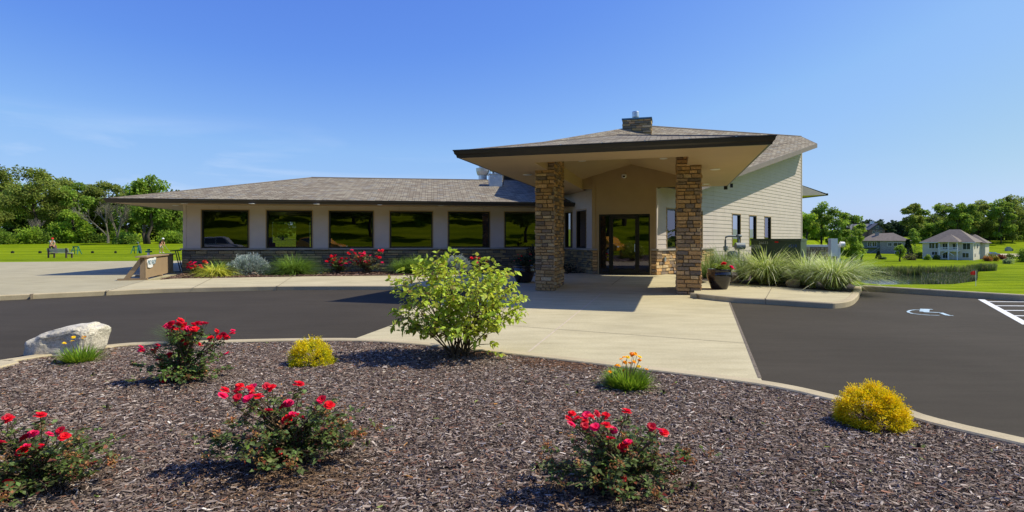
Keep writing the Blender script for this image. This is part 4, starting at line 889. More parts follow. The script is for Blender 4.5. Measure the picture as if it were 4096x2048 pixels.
BL4 = [(425, 235), (480, 215), (520, 180), (550, 165), (625, 140), (680, 155), (600, 220), (640, 215), (650, 240), (560, 280), (680, 280), (760, 270), (830, 190), (850, 280), (880, 235), (930, 190), (970, 195), (650, 370), (700, 365), (620, 415), (720, 460), (830, 505), (640, 530), (610, 560), (1020, 400), (1130, 290), (1190, 310), (1250, 350), (1280, 370), (1320, 300), (1380, 315), (1290, 320), (90, 565), (150, 540), (200, 580), (280, 550), (145, 490), (240, 505), (430, 640), (1265, 620), (340, 690), (430, 970), (860, 250), (500, 200), (570, 200), (795, 200), (590, 250), (740, 260), (810, 265)]
b4 = G(735, 1528, .012); B4 = offs([(560 + x / 3.5775, 1240 + y / 3.5775) for x, y in BL4], 735, 1528, b4.y, .1)
rose_bush(b4, 'full rose bush crowded with crimson blooms in front of a grass tuft by the kerb', None, B4, 1.0, .42, 3400, 44, .035, 40, .036, (.13, .21, .045), 36, low=.05)
grass_clump('grass_tuft', G(725, 1380, .012), 'fine green grass tuft behind the crimson rose bush at the kerb', None, 520, .10, .42, .75, .35, .006, [(.10, .17, .03), (.14, .22, .05), (.07, .12, .025)], 9)

# large leafy shrub
def big_shrub():
    random.seed(12); rg = np.random.default_rng(12); global rng; rng = rg; loc = G(1835, 1432, .012); Y = loc.y
    root = thing('leafy_shrub', loc, 'tall leafy lime green shrub in the mulch before the concrete drive', 'shrub')
    mb = MB(); tw = []
    bas = [Vector((random.gauss(0, .06), random.gauss(0, .06), -.02)) for _ in range(9)]; mids = []
    for i in range(100):
        a = random.uniform(0, 6.28); z = random.uniform(.28, 1.2); q = math.sqrt(max(.02, 1 - ((z - .70) / .60) ** 2)) * random.uniform(.4, 1.02); x, y = math.cos(a) * .85 * q, math.sin(a) * .66 * q
        e = Vector((x + .02, y, z + (0 if x < .3 else -.02)))
        if i < 22: b = random.choice(bas); m = b.lerp(e, .45) + Vector((-x * .12, -y * .12, .07)); mids.append(m); mb.tube([b, b.lerp(m, .5) + Vector((0, 0, .02)), m, e], [.012, .009, .006, .0022], 5)
        else: b = min(mids, key=lambda q_: (q_ - e).length + random.uniform(0, .15)); m = b.lerp(e, .45) + Vector((0, 0, .04)); mb.tube([b, m, e], [.005, .004, .002], 4)
        for k in range(5):
            t = random.uniform(.4, 1); p = m.lerp(e, t); d = Vector((random.gauss(0, 1), random.gauss(0, 1), random.gauss(.25, .6))).normalized(); f = p + d * random.uniform(.07, .2); mb.tube([p, f], [.0035, .0015], 4, cap=False); tw.append((p, f))
        tw.append((m, e))
    for x, z in ((-.86, .95), (-.78, .80), (.68, .9), (-.62, .42), (.52, .08), (.42, .14), (-.05, 1.30), (-.2, 1.22), (-.42, 1.16), (-.5, 1.2), (.3, 1.2), (.45, 1.12), (.72, .62), (-.78, .58)):
        e = Vector((x, random.uniform(-.2, .2), z)); m = e * .6 + Vector((0, 0, .06)); mb.tube([(x * .1, 0, .05), m, e], [.008, .005, .002], 4); tw += [(m, e), (m.lerp(e, .6), e)]
    mb.build('stem', 'twig', root, world=False); P, D = [], []
    for p, f in tw:
        L = (f - p).length; ax = (f - p).normalized(); m = max(3, int(L / .032))
        for k in range(m + 2):
            t = min(1, (k + .6) / m); q = p.lerp(f, t); s = Vector((random.gauss(0, 1), random.gauss(0, 1), random.gauss(0, .4))); s = (s - ax * s.dot(ax)).normalized(); P.append(tuple(q)); D.append(tuple(s * .9 + ax * .6 + Vector((0, 0, -.05))))
    P = np.array(P); D = unit(np.array(D)); n = len(P); D = unit(D + rg.normal(0, .2, (n, 3))); up = unit(rg.normal(0, .4, (n, 3)) + np.array([0, 0, 1.])); S = unit(np.cross(D, up)); U = np.cross(S, D); s = (.070 * rg.uniform(.5, 1.2, n))[:, None]; dz = np.array([0, 0, -1.]) * s
    V = np.empty((n, 7, 3)); w = .34
    V[:, 0] = P; V[:, 1] = P + D * s * .3 + S * s * w + U * s * .08; V[:, 2] = P + D * s * .68 + S * s * w * .78 + U * s * .06 + dz * .06; V[:, 3] = P + D * s * 1.05 + dz * .2; V[:, 4] = P + D * s * .68 - S * s * w * .78 + U * s * .06 + dz * .06; V[:, 5] = P + D * s * .3 - S * s * w + U * s * .08; V[:, 6] = P + D * s * .5
    c = jcol((.44, .54, .055), n, .17, .06); i = rg.random(n) < .06; c[i] = jcol((.30, .24, .06), i.sum(), .15, .05)
    np_mesh('foliage', V, 7, [(0, 1, 6), (1, 2, 6), (2, 3, 6), (3, 4, 6), (4, 5, 6), (5, 0, 6)], c, 'leaf', root)
big_shrub()

def dome_shrub(name, loc, label, group, rx, rz, n, ls, cin, ctop, seed, cat='shrub', spike=False, wid=.45):
    rg = np.random.default_rng(seed); global rng; rng = rg; root = thing(name, loc, label, cat, group)
    m = 240; cd_ = unit(rg.normal(0, 1, (m, 3))); cd_[:, 2] = np.abs(cd_[:, 2]) * 1.1 - .12; cd_ = unit(cd_); cr = rg.uniform(.84, 1.02, m) + .07 * np.sin(cd_[:, 0] * 9) * np.cos(cd_[:, 2] * 7)
    c = rg.integers(0, m, n); P = cd_[c] * cr[c][:, None] + unit(rg.normal(0, 1, (n, 3))) * (.17 * rg.random((n, 1)) ** .6); P = P * rg.uniform(.7, 1.0, (n, 1)) ** .5
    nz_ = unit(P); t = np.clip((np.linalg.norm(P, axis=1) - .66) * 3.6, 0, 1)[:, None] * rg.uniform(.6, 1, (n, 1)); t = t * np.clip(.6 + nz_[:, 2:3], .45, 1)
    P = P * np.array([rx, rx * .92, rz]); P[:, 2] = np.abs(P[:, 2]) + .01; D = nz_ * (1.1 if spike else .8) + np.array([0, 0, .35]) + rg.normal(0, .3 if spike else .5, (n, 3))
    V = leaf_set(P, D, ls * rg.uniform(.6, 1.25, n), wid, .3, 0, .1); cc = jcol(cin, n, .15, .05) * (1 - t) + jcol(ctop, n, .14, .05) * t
    np_mesh('foliage', V, 4, LF, np.clip(cc, .004, .95), 'leaf' if not spike else 'needle', root); mb = MB()
    random.seed(seed)
    for k in range(8): a = random.uniform(0, 6.28); limb(mb, (0, 0, -.01), (math.cos(a) * rx * .6, math.sin(a) * rx * .6, rz * random.uniform(.3, .8)), .012, .004, 4)
    mb.build('stem', 'twig', root, world=False); return root
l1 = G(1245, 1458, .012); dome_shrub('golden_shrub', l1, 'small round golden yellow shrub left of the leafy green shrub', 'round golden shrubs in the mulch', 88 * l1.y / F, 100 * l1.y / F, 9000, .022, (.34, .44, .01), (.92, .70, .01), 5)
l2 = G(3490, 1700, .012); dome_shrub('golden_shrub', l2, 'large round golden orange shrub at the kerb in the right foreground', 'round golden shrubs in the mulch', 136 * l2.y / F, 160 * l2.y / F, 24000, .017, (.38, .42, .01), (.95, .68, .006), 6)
def coreopsis(loc, label, h, r, heads, seed, n=420):
    random.seed(seed); rg = np.random.default_rng(seed); root = thing('yellow_flower_clump', loc, label, 'flower clump', 'yellow flower clumps in the mulch'); V, f = blades(n * 2, r * .62, h * 1.15, .85, .12, .011, rg, 3); n *= 2
    c = jcol((.20, .33, .025), n, .2, .06); np_mesh('foliage', V, V.shape[1], f, c, 'blade', root); mb = MB()
    for x, z in heads:
        y = random.uniform(-.08, .08); mb.tube([(x * .35, y * .3, h * .4), (x * .8, y, z * .8), (x, y, z)], .002, 4)
    mb.build('stem', 'twig', root, world=False)
    for x, z in heads: bloom(root, (x, random.uniform(-.06, .06), z), .023, kinds=GOLD, name='flower_head', tilt=.4)
l = G(2508, 1552, .012); k = l.y / F
coreopsis(l, 'green clump with yellow daisy flowers right of the centre of the mulch', .19, .24, [((u - 2508) * k, (1552 - v) * k) for u, v in ((2437, 1483), (2462, 1461), (2470, 1459), (2485, 1437), (2502, 1435), (2510, 1428), (2500, 1450), (2520, 1452), (2535, 1425), (2545, 1420), (2555, 1425), (2560, 1443), (2537, 1448), (2495, 1482), (2550, 1462), (2590, 1482), (2530, 1418))], 61, 560)
l = G(320, 1450, .012); k = l.y / F
coreopsis(l, 'green strap leaved clump with a few yellow flowers before the boulder', .20, .20, [((u - 320) * k, (1450 - v) * k) for u, v in ((262, 1372), (300, 1362), (318, 1357), (335, 1347), (345, 1348), (290, 1350))], 62, 260)
def bshape(q): return Vector((q.x + .12 * q.z, q.y, (q.z + 1) * (.88 + .12 * q.x) - 1 + (.0 if q.z < 0 else .02)))
bl = G(240, 1420, .012); rock('boulder', (bl.x, bl.y + .12, -.05), (.76, .52, .46), 'large pale granite boulder at the kerb in the left of the mulch', 4.2, shape=bshape, rz=R(4), cat='boulder')
# weeds poking through the bark
random.seed(5)
for i, (u, v, t) in enumerate(((218, 1455, 'near the boulder'), (372, 1508, 'left of the crimson rose bush'), (870, 1500, 'right of the crimson rose bush'), (2310, 1580, 'in the brown mulch patch below the drive'), (2655, 1580, 'below and right of the yellow daisies'), (2925, 1690, 'between the daisies and the golden orange shrub'), (3675, 1800, 'in front of the large golden orange shrub'), (430, 1640, 'above the leftmost rose bush'), (2770, 1960, 'right of the right hand rose bush'), (1470, 1790, 'right of the middle left rose bush'), (2150, 1885, 'left of the right hand rose bush'))):
    grass_clump('weed', G(u, v, .012), 'tiny green weed sprout ' + t, 'weed sprouts in the mulch', 9, .015, .06, .7, .3, .010, [(.16, .28, .03), (.2, .3, .05)], 100 + i, 'weed', seg=3)

# ------------------------------------------------------------------ BED AGAINST THE WING
Zb = .124
bedpoly = [G(640, 1119, .12)[:2], G(700, 1114.5, .12)[:2], G(1268, 1105, .12)[:2], (-3.06, 20.9), (-1.5, 21.3), (1.7, 24.2), (-13.0, 22.4)]
mu = chips('mulch', bedpoly, (-13.6, 1.8, 18.5, 24.6), 420, Zb, [((.05, .028, .02), 3), ((.12, .065, .042), 3), ((.2, .12, .085), 2), ((.33, .24, .19), .6)], 8, (.05, .13)); tag(mu, 'brown bark mulch in the bed along the clubhouse wall', 'mulch')
def bl_(u, v, z=Zb, out=1.75):       # a spot in the bed, kept clear of the wall and its eave
    q = G(u, v, z); k = (u - 2048) / F; Wy = (22.5 + .1406 * 13.26) / (1 - .1406 * k); y = min(q.y, Wy - out); return Vector((k * y, y, z))
def bedrose(u0, u1, vt, vb, label, seed, nb, nl, lc=(.14, .20, .05)):
    l = bl_((u0 + u1) / 2, vb); k = l.y / F; w = (u1 - u0) * k; h = (vb - vt) * k; random.seed(seed); B = [(random.uniform(-.48, .48) * w, h * 1.1 * random.uniform(.4, .98), random.uniform(-.3, .0) * w) for _ in range(nb)]
    return rose_bush(l, label, 'rose bushes in the bed along the wall', B, w * 1.15, h * 1.12, nl, seed, .075, 20, .065, lc, 26)
bedrose(757, 828, 1045, 1096, 'low rose bush with red blooms beside the corner of the clubhouse', 71, 15, 900)
bedrose(1310, 1392, 1010, 1080, 'rose bush with red blooms below the third wing window', 72, 20, 1500)
bedrose(1392, 1545, 1000, 1088, 'wide rose bush with pink red blooms between two grass clumps', 73, 34, 3200, (.20, .22, .09))
bedrose(1885, 1955, 1030, 1085, 'pink flowering rose bush beyond the leafy shrub, in canopy shade', 74, 10, 700)
l = bl_(862, 1105); grass_clump('yellow_striped_grass', l, 'arching bright yellow grass next to the low rose bush', None, 800, .18, .74, 1.0, .75, .026, [(.62, .62, .06), (.48, .52, .05), (.72, .70, .16), (.30, .38, .05)], 81)
GG = [(.14, .25, .03), (.20, .33, .045), (.10, .19, .025)]
l = bl_(895, 1085); grass_clump('green_grass_clump', l, 'fine green grass just behind the yellow grass', 'green grass clumps along the wall', 500, .16, .8, .8, .4, .011, GG, 82)
l = bl_(1180, 1092); grass_clump('green_grass_clump', l, 'large rounded green grass mound right of the blue spruce', 'green grass clumps along the wall', 2200, .30, 1.08, .95, .6, .012, GG, 83)
l = bl_(1615, 1082); grass_clump('green_grass_clump', l, 'green grass clump left of the taller one behind the leafy shrub', 'green grass clumps along the wall', 1000, .22, .85, .85, .5, .012, GG, 84)
l = bl_(1675, 1085); grass_clump('green_grass_clump', l, 'tall green grass clump behind the left of the leafy shrub', 'green grass clumps along the wall', 1500, .24, .98, .8, .5, .012, GG, 85)
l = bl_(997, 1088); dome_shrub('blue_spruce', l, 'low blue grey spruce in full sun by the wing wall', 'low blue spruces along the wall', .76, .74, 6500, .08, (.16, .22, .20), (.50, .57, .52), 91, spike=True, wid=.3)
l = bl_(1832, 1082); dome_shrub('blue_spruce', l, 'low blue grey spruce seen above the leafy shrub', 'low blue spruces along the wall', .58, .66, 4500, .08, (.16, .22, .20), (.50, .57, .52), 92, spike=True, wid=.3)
for i, (u, v, w, t) in enumerate(((1020, 1095, .26, 'flat pale stone in front of the first blue spruce'), (1278, 1087, .22, 'round tan stone right of the large grass mound'), (1588, 1083, .28, 'flat pale stone between wide roses and grass'), (1882, 1078, .2, 'small orange stone by the second blue spruce'))):
    rock('bed_stone', bl_(u, v), (w, w * .7, w * .38), t, 11 + i * 3, 'sandrock', group='small stones in the wall bed', cat='stone')
# glazed pots
def pot(loc, r, h, label):
    root = thing('glazed_pot', loc, label, 'flower pot', 'black glazed pots'); mb = MB()
    mb.lathe((0, 0, 0), [(r * .60, 0), (r * .66, .02), (r * .86, h * .35), (r * 1.0, h * .62), (r * 1.02, h * .74), (r * .95, h * .84), (r * .93, h * .86), (r * .95, h * .9), (r * .97, h * .97), (r * .96, h), (r * .86, h), (r * .85, h * .9)], 40, cap=False)
    b = mb.build('body', 'glaze', root, world=False, smooth_=True); m = MB(); m.lathe((0, 0, h * .9), [(r * .85, 0), (.01, .01)], 24); m.build('soil', 'soil', root, world=False); return root
p1 = G(2877, 1156, .12); pot(p1, .32, .54, 'glossy black pot in the sun beside the right stone pillar')
t1 = bush('potted_flowers', p1 + Vector((0, 0, .5)), 'green trailing plants with red geraniums in the sunlit pot', None, .33, .26, .13, 900, .05, (.22, .32, .05), 33, 'potted plant', mat_='leaf')
for dx, dz in ((.06, .2), (.03, .18), (.27, .07), (.3, .05), (.25, .1), (.09, .19)): bloom(t1, (dx, -.17, dz), .06, k=0 if dx < .2 else 2)
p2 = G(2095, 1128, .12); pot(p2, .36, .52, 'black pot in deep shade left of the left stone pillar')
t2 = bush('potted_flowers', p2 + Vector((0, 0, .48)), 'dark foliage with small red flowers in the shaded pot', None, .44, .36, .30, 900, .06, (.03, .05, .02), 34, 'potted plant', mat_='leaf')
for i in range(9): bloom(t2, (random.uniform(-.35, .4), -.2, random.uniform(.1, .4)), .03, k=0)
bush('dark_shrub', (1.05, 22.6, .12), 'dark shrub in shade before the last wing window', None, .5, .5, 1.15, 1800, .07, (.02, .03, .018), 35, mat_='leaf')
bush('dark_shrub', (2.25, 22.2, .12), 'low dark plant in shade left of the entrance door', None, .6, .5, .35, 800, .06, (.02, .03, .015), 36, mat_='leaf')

# ------------------------------------------------------------------ RIGHT BED
VG = [(.42, .52, .15), (.56, .62, .28), (.28, .38, .08), (.72, .74, .48), (.34, .44, .10)]
zb = .12
for i, (u, v, n, L, r0, wx, t) in enumerate(((3065, 1136, 2000, 1.72, .16, .18, 'big arching variegated grass in front of the green cabinet'), (3228, 1140, 1600, 1.62, .15, .1, 'middle arching variegated grass in front of the cabinet corner'), (3335, 1156, 2300, 1.50, .17, .38, 'rightmost big variegated grass leaning over the kerb'))):
    grass_clump('variegated_grass', G(u, v, zb), t, 'tall variegated grasses in the right bed', n, r0 * 1.2, L * .84, .46, .68, .017, VG, 200 + i, wind=(wx * .7, -.05), seg=6)
grass_clump('variegated_grass', G(3250, 1153, zb), 'small thin variegated grass between the two right big ones', 'tall variegated grasses in the right bed', 90, .06, .55, .8, .4, .012, VG, 204, seg=5)
DG = [(.18, .27, .06), (.26, .36, .12), (.12, .19, .04)]
for i, (u, v, n, L, t) in enumerate(((2830, 1112, 330, 1.2, 'green upright grass just right of the right pillar'), (2895, 1108, 420, 1.4, 'green upright grass behind the sunlit pot'), (2975, 1118, 380, 1.25, 'green upright grass left of the green cabinet'))):
    grass_clump('upright_grass', G(u, v, zb), t, 'upright grasses by the right wall', n, .14, L, .42, .32, .013, DG, 210 + i, seg=5)
rock('bed_rock', G(3170, 1146, zb), (.36, .26, .21), 'rounded pale rock in front of the green cabinet', 31, 'sandrock', cat='rock', group='rocks in the right bed')
rock('bed_rock', G(2937, 1130, zb), (.24, .2, .22), 'upright pale rock just right of the sunlit pot', 37, 'sandrock', cat='rock', group='rocks in the right bed')
q = G(3400, 1124, .0); mb = MB(); mb.cbox((q.x, q.y, .12), .7, .45, .05, R(-30)); mb.build('utility_cover', 'white'); tag([o for o in C.objects if o.name == 'utility_cover'][0], 'flat white utility cover in the grass behind the right kerb', 'cover')
# transformer cabinet
root = thing('transformer_cabinet', (7.47, 17.4, .12), 'dark green steel utility cabinet behind the variegated grasses', 'utility cabinet'); dx_, dy_ = Vector((.809, -.588, 0)), Vector((.588, .809, 0)); P0 = Vector((7.47, 17.4, .12))
mb = MB(); mb.box(P0, dx_ * 1.39, dy_ * 1.1, Vector((0, 0, 1.30))); mb.build('body', 'green_cab', root)
mb = MB(); mb.box(P0 + Vector((0, 0, 1.302)) - dx_ * .02 - dy_ * .03, dx_ * 1.43, dy_ * 1.16, Vector((0, 0, .06))); mb.build('lid', 'green_cab', root)
mb = MB(); mb.box(P0 + dx_ * .004 - dy_ * .004 + Vector((0, 0, 1.06)), dx_ * .27, dy_ * .003, Vector((0, 0, .11))); pl_ = mb.build('plate', mat('plate_grey', (.3, .33, .25), .6), root)
text_mesh('lettering', 'DFL', .10, 'black', pl_, P0 + dx_ * .14 - dy_ * .008 + Vector((0, 0, 1.115)), dx_, (0, 0, 1))
M['bluetext'] = mat('blue_numerals', (.03, .08, .35), .6); M['paletext'] = mat('chalk_marks', (.45, .45, .36), .8)
text_mesh('number', '4210', .12, 'bluetext', root, P0 + dx_ * 1.17 - dy_ * .006 + Vector((0, 0, 1.14)), dx_, (0, 0, 1))
text_mesh('number', '26633', .11, 'paletext', root, P0 + dx_ * .36 - dy_ * .006 + Vector((0, 0, 1.235)), dx_, (0, 0, 1))
mb = MB(); mb.box(P0 + dx_ * .68 - dy_ * .006 + Vector((0, 0, 1.24)), dx_ * .1, dy_ * .003, Vector((0, 0, .04))); mb.build('warning_sticker', 'red', root)
mb = MB(); mb.box(P0 + dx_ * 1.392 + dy_ * .25 + Vector((0, 0, .8)), dx_ * .03, dy_ * .08, Vector((0, 0, .18))); mb.build('latch', 'grey_steel', root)
# gas meter set
q = Vector((8.02, 20.0, .12)); root = thing('gas_meter', q, 'grey gas meter with regulator and bent pipe by the right wall', 'gas meter')
mb = MB(); mb.tube([q + Vector((.12, 0, -.1)), q + Vector((.12, 0, .55)), q + Vector((.12, 0, 1.36)), q + Vector((.10, 0, 1.44)), q + Vector((0, 0, 1.46)), q + Vector((-.26, 0, 1.46)), q + Vector((-.35, 0, 1.42)), q + Vector((-.36, 0, 1.30)), q + Vector((-.36, 0, .9))], .034, 8); mb.tube([q + Vector((.04, 0, 1.47)), q + Vector((.22, 0, 1.47))], .045, 8); mb.build('pipe', 'grey_steel', root, smooth_=True)
mb = MB(); mb.tube([q + Vector((-.02, -.06, 1.1)), q + Vector((.3, -.06, 1.1))], [.13, .12], 14); mb.build('regulator', 'grey_steel', root)
mb = MB(); mb.lathe(q + Vector((-.12, -.05, .62)), [(.08, 0), (.16, .05), (.18, .16), (.16, .26), (.08, .3)], 16); mb.build('meter_body', 'grey_steel', root)
mb = MB(); mb.tube([q + Vector((-.36, -.03, .95)), q + Vector((-.36, -.03, 1.1))], .08, 12); mb.build('valve', 'grey_steel', root)
# low stone wall and electric meter post
a = G(3226, 1060, .0); WS2 = Wall((10.95, 20.7), (.95, -.31), (-.31, -.95)); root = thing('low_stone_wall', (10.95, 20.7, 0), 'short ledge stone wall with a pale cap behind the variegated grasses', 'wall')
mb = MB(); WS2.box(mb, 0, .72, -.2, 1.18, -.3, 0, (.3, .24, .16)); stones(mb, WS2, 0, .72, -.1, 1.18, [(.55, .42, .26), (.62, .5, .34), (.42, .32, .22), (.5, .36, .2)], .05, .1, .08, .2); mb.build('masonry', 'stone', root)
mb = MB(); WS2.box(mb, -.05, .78, 1.183, 1.26, -.35, .06); mb.build('cap', 'white', root)
q = Vector((10.1, 17.55, 0)); root = thing('electric_meter_post', q, 'grey box and round glass meter on a white post behind the grasses', 'electric meter'); mb = MB(); mb.cbox(q + Vector((.17, 0, -.3)), .11, .08, 1.62); mb.build('post', 'white', root)
mb = MB(); mb.cbox(q + Vector((0, -.02, .93)), .21, .16, .56); mb.build('box', 'light', root); mb = MB(); mb.tube([q + Vector((.22, -.03, 1.30)), q + Vector((.34, -.05, 1.30))], [.09, .085], 16); mb.build('meter_dome', 'light', root)

# ------------------------------------------------------------------ LEFT: pro shop board, scrapers, bench, stands, golfers
A, B = G(583, 1120, .12), Vector((-13.5, 22.2, .12)); ax = (B - A); L = ax.length; ax.normalize(); side = Vector((-ax.y, ax.x, 0)); side = -side if side.x > 0 else side; fn = -side
root = thing('pro_shop_board', A, 'long brown wooden board on slanted legs reading PRO SHOP', 'sign board'); mb = MB(); mb.box(A + Vector((0, 0, .06)), ax * L, side * .04, Vector((0, 0, .68))); pn = mb.build('panel', 'plywood', root)
mb = MB(); mb.box(A + Vector((0, 0, .742)) + side * .28 - ax * .1, ax * (L + .15), fn * .33, Vector((0, 0, .045))); mb.build('top_board', 'plywood', root)
for s in (.0, L * .5, L - .1):
    mb = MB(); p = A + ax * s; mb.box(p + side * .75 + Vector((0, 0, .062)), ax * .09, side * -.10, Vector((0, 0, .04))); b = len(mb.v) - 8
    lo, hi = p + side * .62 + Vector((0, 0, .06)), p + side * .16 + Vector((0, 0, .742)); mb = MB(); mb.box(lo, ax * .09, side * -.16, hi - lo); mb.build('leg', 'plywood', root)
    mb = MB(); mb.box(p + side * .045 + Vector((0, 0, .062)), ax * .09, side * .12, Vector((0, 0, .678))); mb.build('upright', 'plywood', root)
    mb = MB(); mb.box(p - fn * .0 + side * .80, ax * .14, side * -.84, Vector((0, 0, .058))); mb.build('foot_board', 'plywood', root)
sg = MB(); c0 = A + fn * .012 + ax * .62 + Vector((0, 0, .58)); pts = [(-.27, -.16), (-.12, -.19), (.08, -.17), (.10, -.08), (.27, -.08), (.31, .02), (.34, .12), (.22, .14), (.16, .11), (-.06, .12), (-.27, .09), (-.31, 0)]
n0 = len(pts); f1 = [c0 + ax * x * 1.75 + Vector((0, 0, z * 1.05)) for x, z in pts]; f2 = [p + fn * .02 for p in f1]; sg.v = [tuple(p) for p in f1 + f2]; sg.c = [(1, 1, 1)] * (2 * n0); sg.f = [tuple(range(n0))[::-1], tuple(range(n0, 2 * n0))] + [(i, (i + 1) % n0, n0 + (i + 1) % n0, n0 + i) for i in range(n0)]
so_ = sg.build('sign_plate', 'white', root); text_mesh('lettering', 'PRO SHOP', .215, 'signtext', so_, c0 + fn * .026 + ax * .0 + Vector((0, 0, -.02)), ax, (0, 0, 1))
q = G(722, 1089, .12); root = thing('boot_scraper', q, 'black post with T handle and brush base at the clubhouse corner', 'boot scraper'); mb = MB()
for o in (0, .09): mb.tube([q + Vector((o, 0, .03)), q + Vector((o - .22, .02, .86))], .02, 6); 
mb.build('post', 'black', root); mb = MB(); mb.tube([q + Vector((-.42, 0, .87)), q + Vector((.0, .02, .9))], .028, 6); mb.build('handle', 'black', root); mb = MB(); mb.cbox(q, .45, .3, .05); mb.build('base', 'black', root)
q = Vector((-14.4, 22.0, .1)); root = thing('ball_washer', q, 'green topped ball washer on a white post behind the board', 'ball washer'); mb = MB(); mb.tube([q, q + Vector((.05, 0, .85))], .045, 8); mb.build('post', 'white', root); mb = MB(); mb.cbox(q + Vector((.05, 0, .852)), .20, .12, .06); mb.tube([q + Vector((.05, 0, .92)), q + Vector((.05, 0, .99))], .05, 8); mb.build('head', 'teal', root)
q = G(718, 1052, .0); q = Vector((-20.2, 33.8, 0)); root = thing('ground_stake', Vector((-20.35, 35, hgt(-20, 35))), 'thin black stake at the far edge of the plaza', 'stake'); mb = MB(); mb.tube([(0, 0, -.1), (0, 0, .5)], .03, 6); mb.build('rod', 'black', root, world=False); mb = MB(); mb.tube([(0, 0, .5), (.2, 0, .5)], .02, 5); mb.build('arm', 'black', root, world=False)
# bench
by_ = 49.0; bxx = (232 - 2048) / F * by_; root = thing('park_bench', (bxx, by_, hgt(bxx, by_)), 'weathered grey slatted bench on the grass beyond the plaza', 'bench', rz=R(-8))
for i, z in enumerate((.50, .62, .74)): mb = MB(); mb.box((-1.08, -.02 + i * -.03, z), (2.16, 0, 0), (0, .03, 0), (0, 0, .095)); mb.build('back_slat', 'bench', root, world=False)
for i in range(3): mb = MB(); mb.box((-1.08, .08 + i * .14, .42), (2.16, 0, 0), (0, .12, 0), (0, 0, .035)); mb.build('seat_slat', 'bench', root, world=False)
for x in (-.93, .85): mb = MB(); mb.box((x, -.12, -.02), (.1, 0, 0), (0, .09, 0), (0, 0, .9)); mb.box((x, .42, -.02), (.1, 0, 0), (0, .09, 0), (0, 0, .43)); mb.box((x, -.03, .33), (.1, 0, 0), (0, .45, 0), (0, 0, .08)); mb.box((x, .05, .60), (.1, 0, 0), (0, .45, 0), (0, 0, .05)); mb.build('bench_end', 'benchend', root, world=False)
def stand(u, v, Y, label):
    x = (u - 2048) / F * Y; root = thing('club_stand', (x, Y, hgt(x, Y)), label, 'bag stand', 'teal bag stands on the range'); mb = MB()
    for s in (-.28, .28):
        mb.tube([(s * 1.3, -.3, 0), (s * .8, -.02, .78)], .04, 5); mb.tube([(s * 1.3, .3, 0), (s * .8, .02, .78)], .04, 5); mb.tube([(s * 1.1, -.18, .36), (s * 1.1, .18, .36)], .04, 5)
    mb.build('leg_frame', 'teal', root, world=False); mb = MB(); mb.box((-.3, -.08, .74), (.6, 0, 0), (0, .12, 0), (0, 0, .09)); mb.build('top_rail', 'teal', root, world=False); mb = MB(); mb.box((-.34, -.14, .34), (.68, 0, 0), (0, .28, 0), (0, 0, .04)); mb.build('shelf', 'teal', root, world=False)
stand(304, 0, 58, 'teal plastic bag stand alone on the grass right of the bench'); stand(544, 0, 60, 'teal bag stand with the golf bag leaning on it')
def golf_bag(u, Y, label, m1, dx=0):
    x = (u - 2048) / F * Y + dx; root = thing('golf_bag', (x, Y + .35, hgt(x, Y)), label, 'golf bag', 'golf bags on the range'); mb = MB(); mb.tube([(0, 0, .0), (-.08, .02, .4), (-.2, .04, .88)], [.15, .16, .14], 10); mb.build('bag', m1, root, world=False)
    random.seed(int(u))
    for k in range(5): mb = MB(); a = random.uniform(-.08, .08); e = Vector((-.3 + a, .05 + a * .5, 1.12 + random.uniform(0, .1))); mb.tube([(-.2, .04, .86), e], .008, 4); mb.tube([e, e + Vector((-.09, 0, .03))], .035, 6); mb.build('golf_club', 'grey_steel', root, world=False)
M['navy'] = mat('navy_nylon', (.03, .04, .09), .6, .2, 8); M['plaid'] = mat('dark_plaid', (.12, .06, .07), .7, .6, 14); M['black_cloth'] = mat('black_cloth', (.018, .018, .02), .8, .2, 10); M['khaki'] = mat('khaki_cloth', (.42, .36, .27), .8, .08, 10); M['grey_cloth'] = mat('grey_cloth', (.30, .36, .38), .8, .1, 10)
golf_bag(553, 60, 'navy golf bag with clubs beside the teal stand', 'navy'); golf_bag(218, 60, 'dark plaid golf bag behind the bench', 'plaid', -.1)
def skin_obj(name, pts, edges, rad, m, parent, root_i=0, sub=1):
    me = bpy.data.meshes.new(name); me.from_pydata([tuple(p) for p in pts], edges, []); o = bpy.data.objects.new(name, me); C.objects.link(o); o.parent = parent; me.materials.append(M[m])
    md = o.modifiers.new('Skin', 'SKIN'); md.use_smooth_shade = True
    for i, r in enumerate(rad): me.skin_vertices[0].data[i].radius = (r, r) if not hasattr(r, '__len__') else r
    me.skin_vertices[0].data[root_i].use_root = True
    s = o.modifiers.new('Subsurf', 'SUBSURF'); s.levels = sub; s.render_levels = sub; return o
